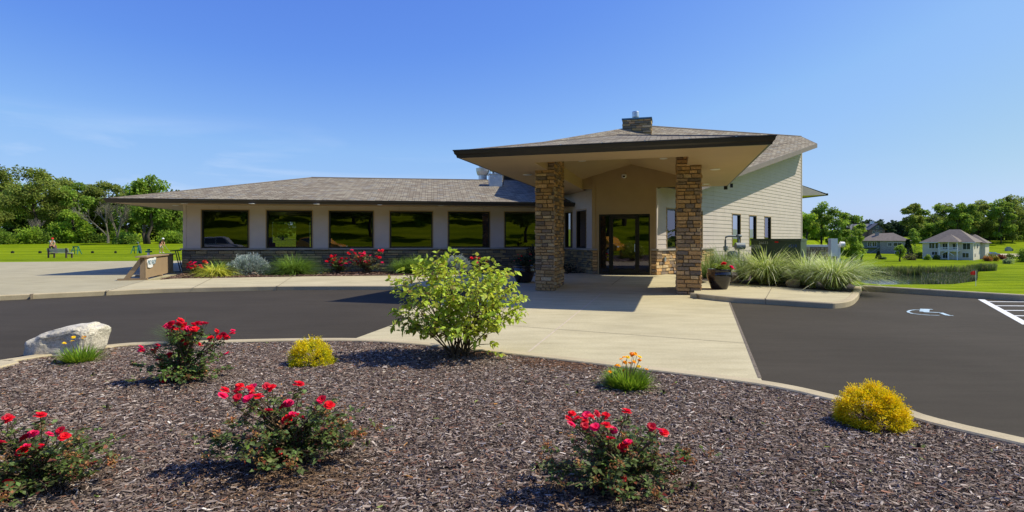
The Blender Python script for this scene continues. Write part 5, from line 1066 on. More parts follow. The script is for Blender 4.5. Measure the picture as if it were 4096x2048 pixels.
def golfer(loc, rz, label, shirt, lower, hatm, brim, stoop=1.0):
    """pose in a local frame: x is the way he faces, y to his left"""
    root = thing('person', loc, label, 'person', None, rz); J = {}
    s = stoop; hip = Vector((-.10 * s, 0, .90)); ch = Vector((.10 * s, 0, 1.26)); nk = Vector((.20 * s, 0, 1.44 - .03 * s)); hd = Vector((.27 * s, 0, 1.57 - .05 * s)); tp = Vector((.30 * s, 0, 1.68 - .06 * s))
    P, Ed, Rd = [hip], [], [(.15, .12)]
    def add(p, par, r): P.append(Vector(p)); Ed.append((par, len(P) - 1)); Rd.append(r); return len(P) - 1
    w_ = add((hip + ch) / 2 + Vector((-.02, 0, 0)), 0, (.14, .11)); c_ = add(ch, w_, (.155, .12)); n_ = add(nk, c_, .055); h0 = add(hd + Vector((-.01, 0, -.05)), n_, .075); h_ = add(hd + Vector((0, 0, .03)), h0, .098); add(tp, h_, .07)
    add(hd + Vector((.105, 0, -.02)), h0, .018)
    arms = []
    for y in (-1, 1):
        sh = add(ch + Vector((.04 * s, y * .19, .09)), c_, .058); el = add(Vector((.30, y * .17, 1.06)), sh, .043); wr = add(Vector((.42, y * .05, .86)), el, .028); pa = add(Vector((.455, y * .028, .80)), wr, (.034, .02)); arms.append((len(P) - 4, y, wr, pa))
        for k in range(4):
            f0 = add(Vector((.475 + .008 * k, y * (.012 + .004 * k), .765 - .012 * (k - 1.5))), pa, .009); add(Vector((.47 + .01 * k, y * -.014, .745 - .012 * (k - 1.5))), f0, .008)
        t0 = add(Vector((.44, y * .0, .79)), pa, .010); add(Vector((.455, y * -.012, .765)), t0, .008)
        kn_i = add(Vector((-.03, y * .12, .86)), 0, .088); kn = add(Vector((.06, y * .16, .48)), kn_i, .058); an = add(Vector((-.01, y * .19, .09)), kn, .038); ft = add(Vector((.16, y * .22, .045)), an, .035)
        arms.append((kn_i, kn, an, ft))
    skin_obj('body', P, Ed, Rd, 'skin', root, 0, 1)
    # shirt over torso and upper arms, trousers or shorts, shoes, hat
    sh = [hip + Vector((0, 0, .02)), (hip + ch) / 2 + Vector((-.02, 0, 0)), ch, nk + Vector((-.02, 0, -.06))]; e = [(0, 1), (1, 2), (2, 3)]; r = [(.168, .14), (.165, .13), (.18, .14), .07]
    for y in (-1, 1): b = len(sh); sh += [ch + Vector((.04 * s, y * .2, .09)), ch.lerp(Vector((.30, y * .17, 1.06)), .62) + Vector((0, y * .07, .03))]; e += [(2, b), (b, b + 1)]; r += [.078, .072]
    skin_obj('shirt', sh, e, r, shirt, root)
    sh = [hip + Vector((0, 0, .03)), hip + Vector((.0, 0, -.06))]; e = [(0, 1)]; r = [(.165, .14), (.17, .14)]; zk = .46 if lower == 'khaki' else .12
    for y in (-1, 1): b = len(sh); sh += [Vector((-.03, y * .12, .80)), Vector((.055, y * .158, max(.5, zk)))]; e += [(1, b), (b, b + 1)]; r += [.11, .09]
    skin_obj('shorts' if lower == 'khaki' else 'trousers', sh, e, r, lower, root)
    for y in (-1, 1): skin_obj('shoe', [Vector((-.05, y * .19, .05)), Vector((.08, y * .205, .045)), Vector((.20, y * .225, .035))], [(0, 1), (1, 2)], [.048, .052, .038], 'white', root)
    skin_obj('hair', [hd + Vector((-.045, 0, .0)), hd + Vector((-.03, 0, .07))], [(0, 1)], [.085, .088], 'soil', root)
    mb = MB(); c = hd + Vector((.0, 0, .055)); mb.lathe(c, [(brim, -.012 * brim * 10), (.112, .0), (.11, .05), (.085, .10), (.02, .115)], 18); mb.build('hat', hatm, root, world=False, smooth_=True)
    if stoop > .9:
        pass
    return root
def club_at(loc, rz, label):
    root = thing('golf_club', loc, label, 'golf club', None, rz); mb = MB(); mb.tube([(.44, 0, .90), (1.22, 0, .05)], [.014, .008], 6); mb.build('shaft', 'grey_steel', root, world=False); mb = MB(); mb.tube([(.40, 0, .945), (.52, 0, .81)], .015, 6); mb.build('grip', 'black', root, world=False); mb = MB(); mb.tube([(1.20, -.02, .045), (1.30, .02, .03)], [.035, .03], 6); mb.build('head', 'grey_steel', root, world=False)
gy = 62.0; gx = (644 - 2048) / F * gy; gz = hgt(gx, gy); golfer((gx, gy, gz), R(-12), 'golfer in black shirt, khaki shorts and white hat bent over his club', 'black_cloth', 'khaki', 'white', .19); club_at((gx, gy, gz), R(-12), 'golf club held by the bent golfer in the white hat')
gy2 = 59.0; gx2 = (206 - 2048) / F * gy2; golfer((gx2, gy2, hgt(gx2, gy2)), R(-25), 'golfer in grey shirt and red cap looking down behind the bench', 'grey_cloth', 'black_cloth', 'red', .12, .6)
for i, (u, t) in enumerate(((50, 'leftmost dark tee marker on the grass'), (160, 'dark tee marker just left of the bench'), (370, 'dark tee marker right of the lone teal stand'), (462, 'dark tee marker left of the navy golf bag'))):
    x = (u - 2048) / F * 61; o = MB(); o.cbox((0, 0, 0), .22, .2, .2, .2 * i); o.tube([(-.08, 0, .2), (0, 0, .27), (.08, 0, .2)], .02, 5); ob = o.build('tee_marker', 'black'); ob.location = (x, 61, hgt(x, 61)); tag(ob, t, 'tee marker', 'dark tee markers in a row')

# ------------------------------------------------------------------ LEFT TREE LINE
OL = (.20, .255, .05); MG = (.18, .28, .04); BRG = (.23, .35, .035); DK = (.10, .155, .028)
def tl(u, vt, Y, w, col, label, seed, n=6200, ls=.40, bot=.22, **kw):
    x = (u - 2048) / F * Y; g = hgt(x, Y); h = E + (H - vt) / F * Y - g; return tree('deciduous_tree', (x, Y, g), label, 'trees behind the driving range', h, w / F * Y, h * bot, n, ls, col, .3, seed=seed, **kw)
tl(-40, 676, 104, 95, OL, 'olive green tree cut by the left edge of the photo', 301, airy=.5)
tl(60, 730, 112, 75, MG, 'lower tree in the dip left of the tallest crown', 302)
tl(130, 690, 100, 100, OL, 'broad olive crown, tallest of the trees left of the bench', 303, n=8500, airy=.3)
tl(225, 712, 108, 85, OL, 'rounded olive tree above the bench', 304, n=7000)
tl(300, 738, 104, 70, MG, 'mid green tree right of the tree above the bench', 305)
tl(375, 742, 112, 70, OL, 'tree left of the bare branched one', 306)
tl(440, 740, 108, 70, OL, 'spreading tree behind the bare branched one', 307, airy=.4)
tl(290, 850, 96, 55, BRG, 'bright green lower tree behind the teal stand', 308, n=3600, bot=.08)
tl(500, 835, 104, 50, MG, 'small tree in the gap left of the tall forked tree', 309, n=2600)
tl(590, 708, 92, 72, MG, 'tall forked tree with two dark trunks left of the roof tip', 310, n=8000, fork=True, bot=.36, nb=34)
tl(680, 790, 108, 70, MG, 'tree under the roof overhang left of the clubhouse corner', 311)
tl(745, 800, 112, 60, DK, 'dark tree just touching the clubhouse corner', 312)
for i, (u, vt, Y) in enumerate(((900, 850, 140), (1040, 860, 150), (1130, 850, 140), (1230, 855, 150), (1340, 850, 145), (1460, 850, 150))):
    tl(u, vt, Y, 60, MG, 'tree seen through wing window glass, number %s from the left' % ('one', 'two', 'three', 'four', 'five', 'six')[i], 320 + i, n=1600, ls=.8)
def bare(u, Y, vt, label, seed, lean):
    x = (u - 2048) / F * Y; g = hgt(x, Y); h = E + (H - vt) / F * Y - g; random.seed(seed); root = thing('bare_tree', (x, Y, g), label, 'tree', 'bare branched trees'); mb = MB()
    def rec(p, d, L, r, dep):
        e = p + d * L; mb.tube([p, p.lerp(e, .5) + Vector((random.gauss(0, L * .04), 0, 0)), e], [r, r * .8, r * .6], 5, cap=False)
        if dep == 0: return
        for k in range(3 if dep > 1 else 4):
            nd = (d + Vector((random.gauss(0, .38), random.gauss(0, .3), random.gauss(.12, .2)))).normalized(); rec(p.lerp(e, random.uniform(.5, 1)), nd, L * random.uniform(.55, .8), r * .58, dep - 1)
    for k in range(3): rec(Vector((0, 0, h * .12)), Vector((lean + random.gauss(0, .35), random.gauss(0, .2), 1)).normalized(), h * .34, .13, 4)
    mb.tube([(0, 0, -.3), (0, 0, h * .14)], [.22, .18], 6); mb.build('branches', 'palebark', root, world=False)
bare(432, 97, 760, 'bare grey branched tree fanning out over the green', 331, -.25); bare(130, 96, 860, 'bare grey twigs low behind the left shrubs', 332, .2); bare(470, 98, 800, 'thin pale bare tree left of the roof tip', 333, .1)
su_ = ['far left', 'left of the first tee marker', 'above the first tee marker', 'left of the bench', 'behind the bench', 'behind the red capped golfer', 'behind the lone teal stand', 'right of the lone teal stand', 'above the third tee marker', 'above the fourth tee marker', 'left of the forked tree', 'under the forked tree', 'behind the bent golfer', 'beside the clubhouse corner']
for i, t in enumerate(su_):
    u = 10 + i * 56; Y = 91 + (i * 37 % 9); x = (u - 2048) / F * Y; vt = 905 + (i * 53 % 35) - (20 if i < 5 else 0); g = hgt(x, Y); h = E + (H - vt) / F * Y - g
    if i in (10, 11): Y = 100; h = 2.4
    bush('understory_shrub', (x, Y, g - .1), 'leafy shrub at the foot of the trees, ' + t, 'shrubs at the foot of the tree line', 2.3, 1.8, h * .75, 1500, .34, BRG if i in (1, 2, 5, 8, 12) else MG, 340 + i, stem=False)
for i, u in enumerate((45, 210, 330, 520, 650)):
    Y = 116; x = (u - 2048) / F * Y; tree('deciduous_tree', (x, Y, hgt(x, Y)), 'dark background tree filling the line, ' + ('far left', 'behind the bench', 'behind the teal stand', 'left of the roof tip', 'by the corner')[i], 'trees behind the driving range', 9.5, 5.2, .5, 3200, .65, DK, .25, seed=360 + i)

# ------------------------------------------------------------------ RIGHT DISTANCE
sheet('pond', [(40, 92), (52, 150), (150, 150), (150, 92)], -6.95, 'water')
rg = np.random.default_rng(77)
def reedrow(name, pts, n, h, label, seed, cols=((.09, .15, .03), (.13, .19, .04), (.06, .10, .02), (.18, .17, .08))):
    rg = np.random.default_rng(seed); V, f = blades(n, .01, h, .16, .12, .09, rg, 3); P = np.array(pts(rg, n)); V += P[:, None, :]; c = np.array(cols)[rg.integers(0, len(cols), n)] * (1 + rg.normal(0, .2, (n, 1)))
    clump = .75 + .45 * (np.sin(P[:, 0] * 1.3) * np.sin(P[:, 0] * .37 + 1) > 0); c = c * clump[:, None]; o = np_mesh(name, V, V.shape[1], f, np.clip(c, .004, .9), 'blade', kind='stuff'); tag(o, label, 'reeds')
def far(rg, n):
    y = rg.uniform(133.0, 137.5, n); k = rg.uniform(.57, .87, n); x = k * y; return [(a, b, hgt(a, b) - .05 if hgt(a, b) > -7 else -7.0) for a, b in zip(x, y)]
reedrow('reeds', far, 9000, 2.0, 'tall green reeds along the far bank of the pond', 78)
def rightr(rg, n):
    out = []
    while len(out) < n:
        y = rg.uniform(103, 134); k = rg.uniform(.735, .835); w = (k - .735) / .1
        if rg.random() < .15 + .85 * w: out.append((k * y, y, -7.0 if hgt(k * y, y) < -7 else hgt(k * y, y)))
    return out
reedrow('reeds', rightr, 9000, 1.05, 'shorter marsh plants at the right end of the pond', 79, ((.08, .13, .03), (.10, .13, .05), (.2, .19, .13), (.05, .08, .02)))
# rough grass along the kerb
def roughg(rg, n):
    out = []
    while len(out) < n:
        t = rg.uniform(-.35, 1.9); s = rg.uniform(.22, 3.6); b = Vector((9.93, 15.8, 0)) + Vector((2.07, -2.7, 0)) * t; p = b + Vector((1.3, 1, 0)).normalized() * s
        if p.y < .88 * 60 and p.x / p.y > .585: out.append((p.x, p.y, hgt(p.x, p.y)))
    return out
V, f = blades(26000, .01, .10, .7, .35, .014, rng, 3); P = np.array(roughg(np.random.default_rng(5), 26000)); V += P[:, None, :]; cc = np.array([(.13, .23, .02), (.18, .29, .03), (.09, .17, .015), (.24, .32, .06)])[rng.integers(0, 4, 26000)]
o = np_mesh('rough_grass', V, V.shape[1], f, cc * (1 + rng.normal(0, .15, (26000, 1))), 'blade', kind='stuff'); tag(o, 'bright rough grass growing along the back of the right kerb', 'grass')
# flag on the green
fy = 91.0; fx = (3903 - 2048) / F * fy; root = thing('golf_flag', (fx, fy, hgt(fx, fy)), 'red flag on a white pole on the green before the pond', 'golf flag'); mb = MB(); mb.tube([(0, 0, -.3), (0, 0, 2.5)], .035, 6); mb.build('pole', 'white', root, world=False)
mb = MB(); ws = [(-.0, 0), (-.25, .06), (-.5, -.02), (-.8, .07)]
for (x0, y0), (x1, y1) in zip(ws, ws[1:]): mb.face([(x0, y0, 2.5 + x0 * .05), (x1, y1, 2.5 + x1 * .28), (x1, y1, 1.85 + x1 * -.05), (x0, y0, 1.8)])
md = mb.build('flag', 'red', root, world=False); sm = md.modifiers.new('s', 'SOLIDIFY'); sm.thickness = .02
def atY(u, Y): x = (u - 2048) / F * Y; return Vector((x, Y, hgt(x, Y)))
def small_windows(W, lst, parent, m='greywindow', fr='white', t=.12):
    for a0, a1, q0, q1 in lst:
        mb = MB(); W.box(mb, a0 - t, a1 + t, q0 - t, q1 + t, .0, .06); mid = (a0 + a1) / 2; wo_ = mb.build('window', fr, parent)
        g = MB(); W.box(g, a0, mid - .05, q0, q1, .061, .09); g.build('pane', m, wo_); g = MB(); W.box(g, mid + .05, a1, q0, q1, .061, .09); g.build('pane', m, wo_)
# cream house with balcony
M['cream'] = mat('cream_siding', (.62, .57, .46), .75, .05, .4); M['stonegrey'] = mat('grey_brick', (.27, .26, .25), .9, .35, 2.5, .4, 4); M['sage'] = mat('sage_siding', (.16, .2, .19), .8, .1, .5); M['slate'] = mat('slate_shingle', (.11, .115, .135), .8, .15, 1); M['brownbrick'] = mat('brown_brick', (.2, .14, .12), .9, .25, 2)
P0 = atY(3690, 195); d = (.643, -.766); nn = (-.766, -.643); Wf = Wall(P0, d, nn); fl = su(P0, d, 3893); gz = P0.z - .3; ez = .62
root = thing('cream_house', (P0.x, P0.y, gz), 'cream two storey house with white balcony and brown hip roof beyond the pond', 'house')
mb = MB(); dep = 11; Wf.box(mb, 0, fl, gz - 1.8, ez, -dep, 0); mb.build('wall', 'cream', root)
g0 = Wf.p(fl, 0, -4); mb = MB(); Wf.box(mb, fl - 5, fl + 1.2, gz - 1.5, ez - .3, -dep - 6, -dep - .01); mb.build('garage_wall', 'cream', root)
mb = MB(); o_ = .7; a0, a1 = -o_, fl + o_; e_ = [Wf.p(a0, ez, o_), Wf.p(a1, ez, o_), Wf.p(a1, ez, -dep - o_), Wf.p(a0, ez, -dep - o_)]; rr0, rr1 = Wf.p(6.4, 5.0, -dep / 2), Wf.p(fl - 4.6, 5.0, -dep / 2)
mb.face([e_[0], e_[1], rr1, rr0]); mb.face([e_[1], e_[2], rr1]); mb.face([e_[2], e_[3], rr0, rr1]); mb.face([e_[3], e_[0], rr0]); mb.face(e_[::-1]); mb.build('roof', 'roofbrown', root)
mb = MB(); q_ = [Wf.p(fl - 6.0, ez - .1, -dep + 3), Wf.p(fl + 1.9, ez - .3, -dep + .5), Wf.p(fl + 1.9, ez - .3, -dep - 6.7), Wf.p(fl - 6, ez - .3, -dep - 6.7)]; tp0, tp1 = Wf.p(fl - 4, 3.4, -dep + 1.5), Wf.p(fl - 2.0, 3.4, -dep - 2.5); mb.face([q_[0], q_[1], tp1, tp0]); mb.face([q_[1], q_[2], tp1]); mb.face([q_[2], q_[3], tp0, tp1]); mb.face([q_[3], q_[0], tp0]); mb.build('garage_roof', 'roofbrown', root)
mb = MB(); Wf.box(mb, a0, a1, ez - .22, ez - .02, o_, o_ + .12); mb.build('gutter', 'white', root)
def sx(u): return su(P0, d, u)
def zz_(v, Y=193): return E + (H - v) / F * Y
small_windows(Wf, [(sx(3717), sx(3738), zz_(993), zz_(972)), (sx(3742), sx(3761), zz_(993), zz_(972)), (sx(3852), sx(3881), zz_(996), zz_(973)), (sx(3728), sx(3749), zz_(1019), zz_(1007)), (sx(3850), sx(3875), zz_(1027), zz_(1010)), (sx(3772), sx(3790), zz_(1031), zz_(1009)), (sx(3771), sx(3790), zz_(995), zz_(974)), (sx(3811), sx(3833), zz_(995), zz_(974))], root)
Wd = Wall(tuple(Wf.p(fl, 0)[:2]), (.766, .643), (.643, -.766)); small_windows(Wd, [(1.5, 2.3, zz_(994), zz_(975)), (5.0, 6.5, zz_(991), zz_(977)), (2, 3.0, zz_(1024), zz_(1012))], root)
b0, b1 = sx(3762), sx(3839); bf = zz_(1001); mb = MB(); Wf.box(mb, b0, b1, bf - .3, bf, .01, 2.6); mb.build('balcony_floor', 'white', root)
for a in (b0 + .1, (b0 + b1) / 2, b1 - .25): mb = MB(); Wf.box(mb, a, a + .28, gz, bf - .31, 2.6, 2.88); Wf.box(mb, a, a + .24, bf + .001, ez + .1, 2.6, 2.84); mb.build('balcony_post', 'white', root)
mb = MB(); Wf.box(mb, b0, b1, bf + .95, bf + 1.08, 2.85, 2.95); Wf.box(mb, b0, b1, bf + .12, bf + .2, 2.85, 2.93)
a = b0
while a < b1: Wf.box(mb, a, a + .07, bf + .201, bf + .949, 2.86, 2.92); a += .34
mb.build('railing', 'white', root)
mb = MB(); mb.tube([Wf.p(b0 + 1, gz + 2.2, 2.7), Wf.p((b0 + b1) / 2 - .4, bf - .3, 2.7)], .1, 4); mb.tube([Wf.p((b0 + b1) / 2 + 1.6, bf - 1.7, 2.7), Wf.p((b0 + b1) / 2 - .1, bf - .3, 2.7)], .1, 4); mb.build('brace', 'white', root)
mb = MB(); ap_ = Wf.p((b0 + b1) / 2, 3.35, -1.2); c1, c2, c3, c4 = Wf.p(b0 - .6, ez + .05, 3.3), Wf.p(b1 + .6, ez + .05, 3.3), Wf.p(b1 + .8, ez + .4, -1), Wf.p(b0 - .8, ez + .4, -1); mb.face([c1, c2, ap_]); mb.face([c2, c3, ap_]); mb.face([c4, c1, ap_]); mb.face([c1, c4, c3, c2]); mb.build('porch_roof', 'roofbrown', root)
mb = MB(); Wf.box(mb, 2, fl + 2, gz - 1.8, gz + .1, 3.6, 4.2); mb.build('terrace_wall', 'stonegrey', root)
# grey brick ranch house
P1 = atY(3444, 240); d1_ = (.839, -.545); W1 = Wall(P1, d1_, (-.545, -.839)); f1_ = su(P1, d1_, 3638); gz1 = P1.z - .3; e1 = E + (H - 963) / F * 240
root = thing('grey_brick_house', (P1.x, P1.y, gz1), 'grey brick ranch house with brown roof left of the cream house', 'house'); mb = MB(); W1.box(mb, 6.8, f1_, gz1 - 1.5, e1, -11, 0); mb.build('wall', 'stonegrey', root); mb = MB(); W1.box(mb, 0, 6.79, gz1 - 1.5, e1, -10, -.8); mb.build('side_wall', 'sage', root)
mb = MB(); e_ = [W1.p(-.7, e1, .7), W1.p(f1_ + .9, e1, .7), W1.p(f1_ + .9, e1, -11.7), W1.p(-.7, e1, -11.7)]; a_, b_ = W1.p(4.5, e1 + 3.1, -5.5), W1.p(f1_ - 5.5, e1 + 3.4, -5.5); mb.face([e_[0], e_[1], b_, a_]); mb.face([e_[1], e_[2], b_]); mb.face([e_[2], e_[3], a_, b_]); mb.face([e_[3], e_[0], a_]); mb.face(e_[::-1]); mb.build('roof', 'roofbrown', root)
mb = MB(); mb.box(W1.p(5.6, e1 + 1.6, -3), Vector((1.1, 0, 0)), Vector((0, 1, 0)), Vector((0, 0, 2.2))); mb.build('chimney', 'stonegrey', root); small_windows(W1, [(9.7, 10.9, e1 - 2.2, e1 - .9), (f1_ - 5.5, f1_ - 2.6, e1 - 2.2, e1 - .9), (12, 13.5, gz1 + .3, gz1 + 1.0)], root)
Wb_ = Wall(tuple(W1.p(0, 0, -.8)[:2]), d1_, (-.545, -.839)); small_windows(Wb_, [(2.4, 3.6, e1 - 2.4, e1 - .6), (4.2, 5.6, e1 - 2.4, e1 - .6)], root); mb = MB(); Wb_.box(mb, 0, 6.8, e1 - 3.0, e1 - 2.85, 0.01, 1.6); mb.tube([Wb_.p(6.4, e1 - 3, 1.7), Wb_.p(3.0, gz1, 2.2)], .12, 4); mb.build('deck', 'grey_steel', root)
# gabled brown house behind
P2 = atY(3478, 320); W2 = Wall(P2, (1, 0), (0, -1)); f2 = su(P2, (1, 0), 3540); gz2 = P2.z - .5; e2 = E + (H - 919) / F * 320; t2_ = E + (H - 893) / F * 320
root = thing('gabled_house', (P2.x, P2.y, gz2), 'slate gabled house with brown brick showing above the grey brick house', 'house'); mb = MB(); W2.box(mb, 0, f2, gz2 - .5, e2 - .01, -14, 0); W2.box(mb, -8, -.01, gz2 - .5, e2 - .01, -14, -2); mb.build('wall', 'brownbrick', root)
mb = MB(); mb.face([W2.p(-.0, e2, .02), W2.p(f2, e2, .02), W2.p(f2 / 2, t2_ - .2, .02)]); mb.build('gable', 'slate', root)
mb = MB(); mb.face([W2.p(-1, e2 - .1, .9), W2.p(f2 / 2, t2_, .9), W2.p(f2 / 2, t2_, -14), W2.p(-1, e2 - .1, -14)]); mb.face([W2.p(f2 + 1, e2 - .1, .9), W2.p(f2 / 2, t2_, .9), W2.p(f2 / 2, t2_, -14), W2.p(f2 + 1, e2 - .1, -14)]); mb.face([W2.p(-10, e2, -1.4), W2.p(f2 / 2, e2, -1.4), W2.p(f2 / 2, t2_ - .3, -7), W2.p(-10, t2_ - .3, -7)]); mb.build('roof', 'slate', root)
small_windows(W2, [(f2 / 2 - .6, f2 / 2 + .6, e2 + .7, e2 + 2.0), (f2 / 2 - 2.6, f2 / 2 - 1.6, e2 - 1.9, e2 - .7), (f2 / 2 - .5, f2 / 2 + .5, e2 - 1.9, e2 - .7), (f2 / 2 + 1.6, f2 / 2 + 2.6, e2 - 1.9, e2 - .7)], root)
mb = MB(); mb.cbox(W2.p(f2 / 2 - .4, t2_ - .4, -4), 1.6, 1.6, 1.7); mb.build('cupola', 'white', root)
# cars
M['tyre'] = mat('tyre', (.015, .015, .015), .8); M['carglass'] = mat('car_glass', (.01, .012, .014), .05, .1, 2, spec=.8); M['rim'] = mat('wheel_rim', (.45, .46, .48), .35, .1, 6, metal=.8)
for nme, c in (('yellow', (.75, .36, .01)), ('silver', (.40, .43, .45)), ('dark', (.05, .02, .025)), ('blue', (.08, .18, .30))): M['car_' + nme] = mat('car_paint_' + nme, c, .25, .03, 2, spec=.6)
def car(loc, rz, label, paint, suv=True):
    root = thing('parked_car', loc, label, 'car', 'parked cars', rz); h = 1.72 if suv else 1.42
    prof = [(-2.2, .35), (-2.25, .8), (-2.15, 1.02), (-1.95, h * .97), (-1.7, h), (.35, h), (.75, h * .93), (1.25, 1.08), (2.05, .95), (2.25, .75), (2.25, .35)] if suv else [(-2.2, .35), (-2.25, .8), (-2.1, 1.0), (-1.5, 1.05), (-1.0, h), (.3, h), (1.1, 1.0), (2.0, .88), (2.25, .65), (2.25, .35)]
    mb = MB(); n = len(prof); w = .88
    for y, s in ((-w, 1), (w, 1)): 
        for x, z in prof: mb.v.append((x, y * (1 if z < 1.05 else .82), z)); mb.c.append((1, 1, 1))
    mb.f = [tuple(range(n)), tuple(range(n, 2 * n))[::-1]] + [(i, n + i, n + (i + 1) % n, (i + 1) % n) for i in range(n)]; b = mb.build('body', paint, root, world=False); bv = b.modifiers.new('b', 'BEVEL'); bv.width = .07; bv.segments = 2
    for y in (-1, 1):
        for x0, x1 in ((-1.85, -1.0), (-.9, .0), (.1, .95)):
            zt = h - .14; g = MB(); yt, yb = y * (w * .82 + .012), y * (w * .87 + .012); xs = x1 - (.42 if x0 > 0 else 0); g.face([(x0, yb, 1.06), (x1, yb, 1.06), (xs, yt, zt), (x0, yt, zt)]); o = g.build('window', 'carglass', root, world=False); sd = o.modifiers.new('s', 'SOLIDIFY'); sd.thickness = .012
    for x in (-1.4, 1.4):
        for y in (-.8, .8):
            g = MB(); g.tube([(x, y - .11, .35), (x, y + .11, .35)], .35, 18); wo_ = g.build('wheel', 'tyre', root, world=False); g = MB(); g.tube([(x, y - .125, .35), (x, y + .125, .35)], .21, 12); g.build('rim', 'rim', wo_, world=False)
    for y in (-.7, .7): g = MB(); g.box((2.2, y - .14, .68), (.08, 0, 0), (0, .28, 0), (0, 0, .14)); g.build('headlight', 'light', root, world=False); g = MB(); g.box((-2.3, y - .1, .85), (.08, 0, 0), (0, .2, 0), (0, 0, .3)); g.build('tail_light', 'red', root, world=False)
    return root
car((-9.6, -10.5, .004), R(25), 'yellow car mirrored in the entrance side light', 'car_yellow'); car((-19.4, -12.8, .004), R(5), 'silver estate car mirrored in the first wing window', 'car_silver'); car((-13.2, -13.2, .004), R(0), 'dark red car mirrored in the second wing window', 'car_dark')
q = atY(3972, 215); car((q.x, q.y, q.z + .02), R(10), 'small blue car parked on the drive right of the cream house', 'car_blue', False)
dv = MB()
P_ = [atY(u, Y) for u, Y in ((3960, 206), (4110, 206), (4200, 206), (4200, 226), (4080, 226), (3960, 226))]
for a, b, c, e in ((0, 1, 4, 5), (1, 2, 3, 4)): dv.face([P_[a] + Vector((0, 0, .25)), P_[b] + Vector((0, 0, .25)), P_[c] + Vector((0, 0, .3)), P_[e] + Vector((0, 0, .3))])
dv.build('house_driveway', 'concrete', kind='structure')
# trees and shrubs on the right
def tr_(u, vt, Y, w, col, label, seed, group, n=2200, ls=.8, bot=.2, **kw):
    p = atY(u, Y); h = E + (H - vt) / F * Y - p.z; return tree('deciduous_tree', p, label, group, h, w / F * Y, h * bot, n, ls, col, .3, seed=seed, **kw)
g1 = 'trees between the clubhouse and the brick house'
tr_(3228, 855, 150, 42, BRG, 'willowy tree touching the right end of the clubhouse', 401, g1, 3000, .55, .12)
tr_(3285, 826, 158, 45, MG, 'dark crowned tree, highest of those right of the clubhouse', 402, g1, 3600, .55, .2)
tr_(3350, 840, 150, 42, MG, 'tree above the electric meter post', 403, g1, 3600, .55, .2)
tr_(3405, 858, 156, 42, MG, 'tree just left of the brick house', 404, g1, 3200, .55, .15)
tr_(3440, 895, 175, 26, BRG, 'light green tree overlapping the brick house roof', 405, g1, 2000, .6, .1)
tr_(3260, 900, 165, 50, BRG, 'low light tree behind the cabinet', 406, g1, 2400, .6, .05)
g2 = 'wood behind the cream house'; wt_ = [(3645, 818, 40, 'airy leaning tree standing out left of the wood'), (3690, 838, 34, 'tree right of the airy leaning one'), (3735, 812, 42, 'dark tree behind the cream roof left slope'), (3785, 812, 40, 'tree above the cream house left chimney vent'), (3830, 818, 40, 'tree above the cream house balcony'), (3872, 803, 42, 'highest tree above the cream house'), (3915, 812, 42, 'tree right of the highest one'), (3960, 812, 40, 'tree behind the blue car'), (4005, 808, 42, 'tree above the drive of the cream house'), (4050, 797, 44, 'tall tree near the right edge'), (4098, 795, 44, 'tree cut by the right edge of the photo')]
for i, (u, vt, w, t) in enumerate(wt_): tr_(u, vt, 285 + (i * 29 % 23), w, MG if i % 3 else OL, t, 420 + i, g2, 4200, .9, .3 if i == 0 else .1, airy=.6 if i == 0 else .1)
for i, (u, vt, w) in enumerate(((3700, 868, 44), (3760, 862, 46), (3820, 866, 46), (3880, 858, 46), (3940, 862, 46), (4000, 860, 46), (4060, 856, 46))): tr_(u, vt, 318, w, DK, 'dark inner tree of the wood, ' + ('first', 'second', 'third', 'fourth', 'fifth', 'sixth', 'seventh')[i] + ' from the left', 440 + i, 'dark trees inside the wood', 1800, 1.5, .03)
for i in range(9):
    u = 3395 + i * 34; tr_(u, 882 + (i * 31 % 12), 430, 32, (.05, .085, .04), 'distant dark tree on the skyline, ' + ('above the meter post', 'left of the gabled house', 'behind the gabled house', 'right of the cupola', 'right of the gabled house', 'above the brick roof', 'above the young maple', 'left of the airy tree', 'behind the airy tree')[i], 460 + i, 'skyline trees behind the houses', 1300, 1.9, .03)
tr_(3602, 982, 178, 17, BRG, 'young maple on the lawn before the brick house', 480, 'single lawn trees', 1200, .35, .25)
tr_(3660, 912, 262, 17, MG, 'round tree on the far lawn between the two houses', 481, 'single lawn trees', 1100, .7, .25)
def conifer(u, vt, Y, w, label, col, seed):
    p = atY(u, Y); h = E + (H - vt) / F * Y - p.z; r = w / F * Y; rg = np.random.default_rng(seed); global rng; rng = rg; root = thing('conifer', p, label, 'tree', 'conifers by the houses'); n = 1600; t = rg.random(n) ** .8; a = rg.uniform(0, 6.28, n); rr = r * (1 - t) * rg.uniform(.5, 1.05, n) + .05
    P = np.stack([np.cos(a) * rr, np.sin(a) * rr, t * h * .97 + .1], 1); D = np.stack([np.cos(a), np.sin(a), np.full(n, .2)], 1); V = leaf_set(P, D, .45 * rg.uniform(.6, 1.2, n) * h / 4, .5, .2, .1, .3); np_mesh('crown', V, 4, LF, jcol(col, n, .2, .05), 'needle', root); mb = MB(); mb.tube([(0, 0, -.3), (0, 0, h * .9)], [.12, .03], 5); mb.build('trunk', 'bark', root, world=False)
conifer(3632, 958, 222, 16, 'dark column shaped conifer between the two houses', (.03, .06, .025), 490); conifer(3514, 1004, 190, 12, 'small blue green spruce on the lawn below the brick house', (.05, .08, .06), 491)
def rb(u, vt, vb, Y, w, label, col, seed, group='shrubs around the houses', n=700, ls=.4):
    p = atY(u, Y); h = (vb - vt) / F * Y; bush('garden_shrub', p, label, group, w / F * Y, w / F * Y, h * .8, n, ls, col, seed, stem=False)
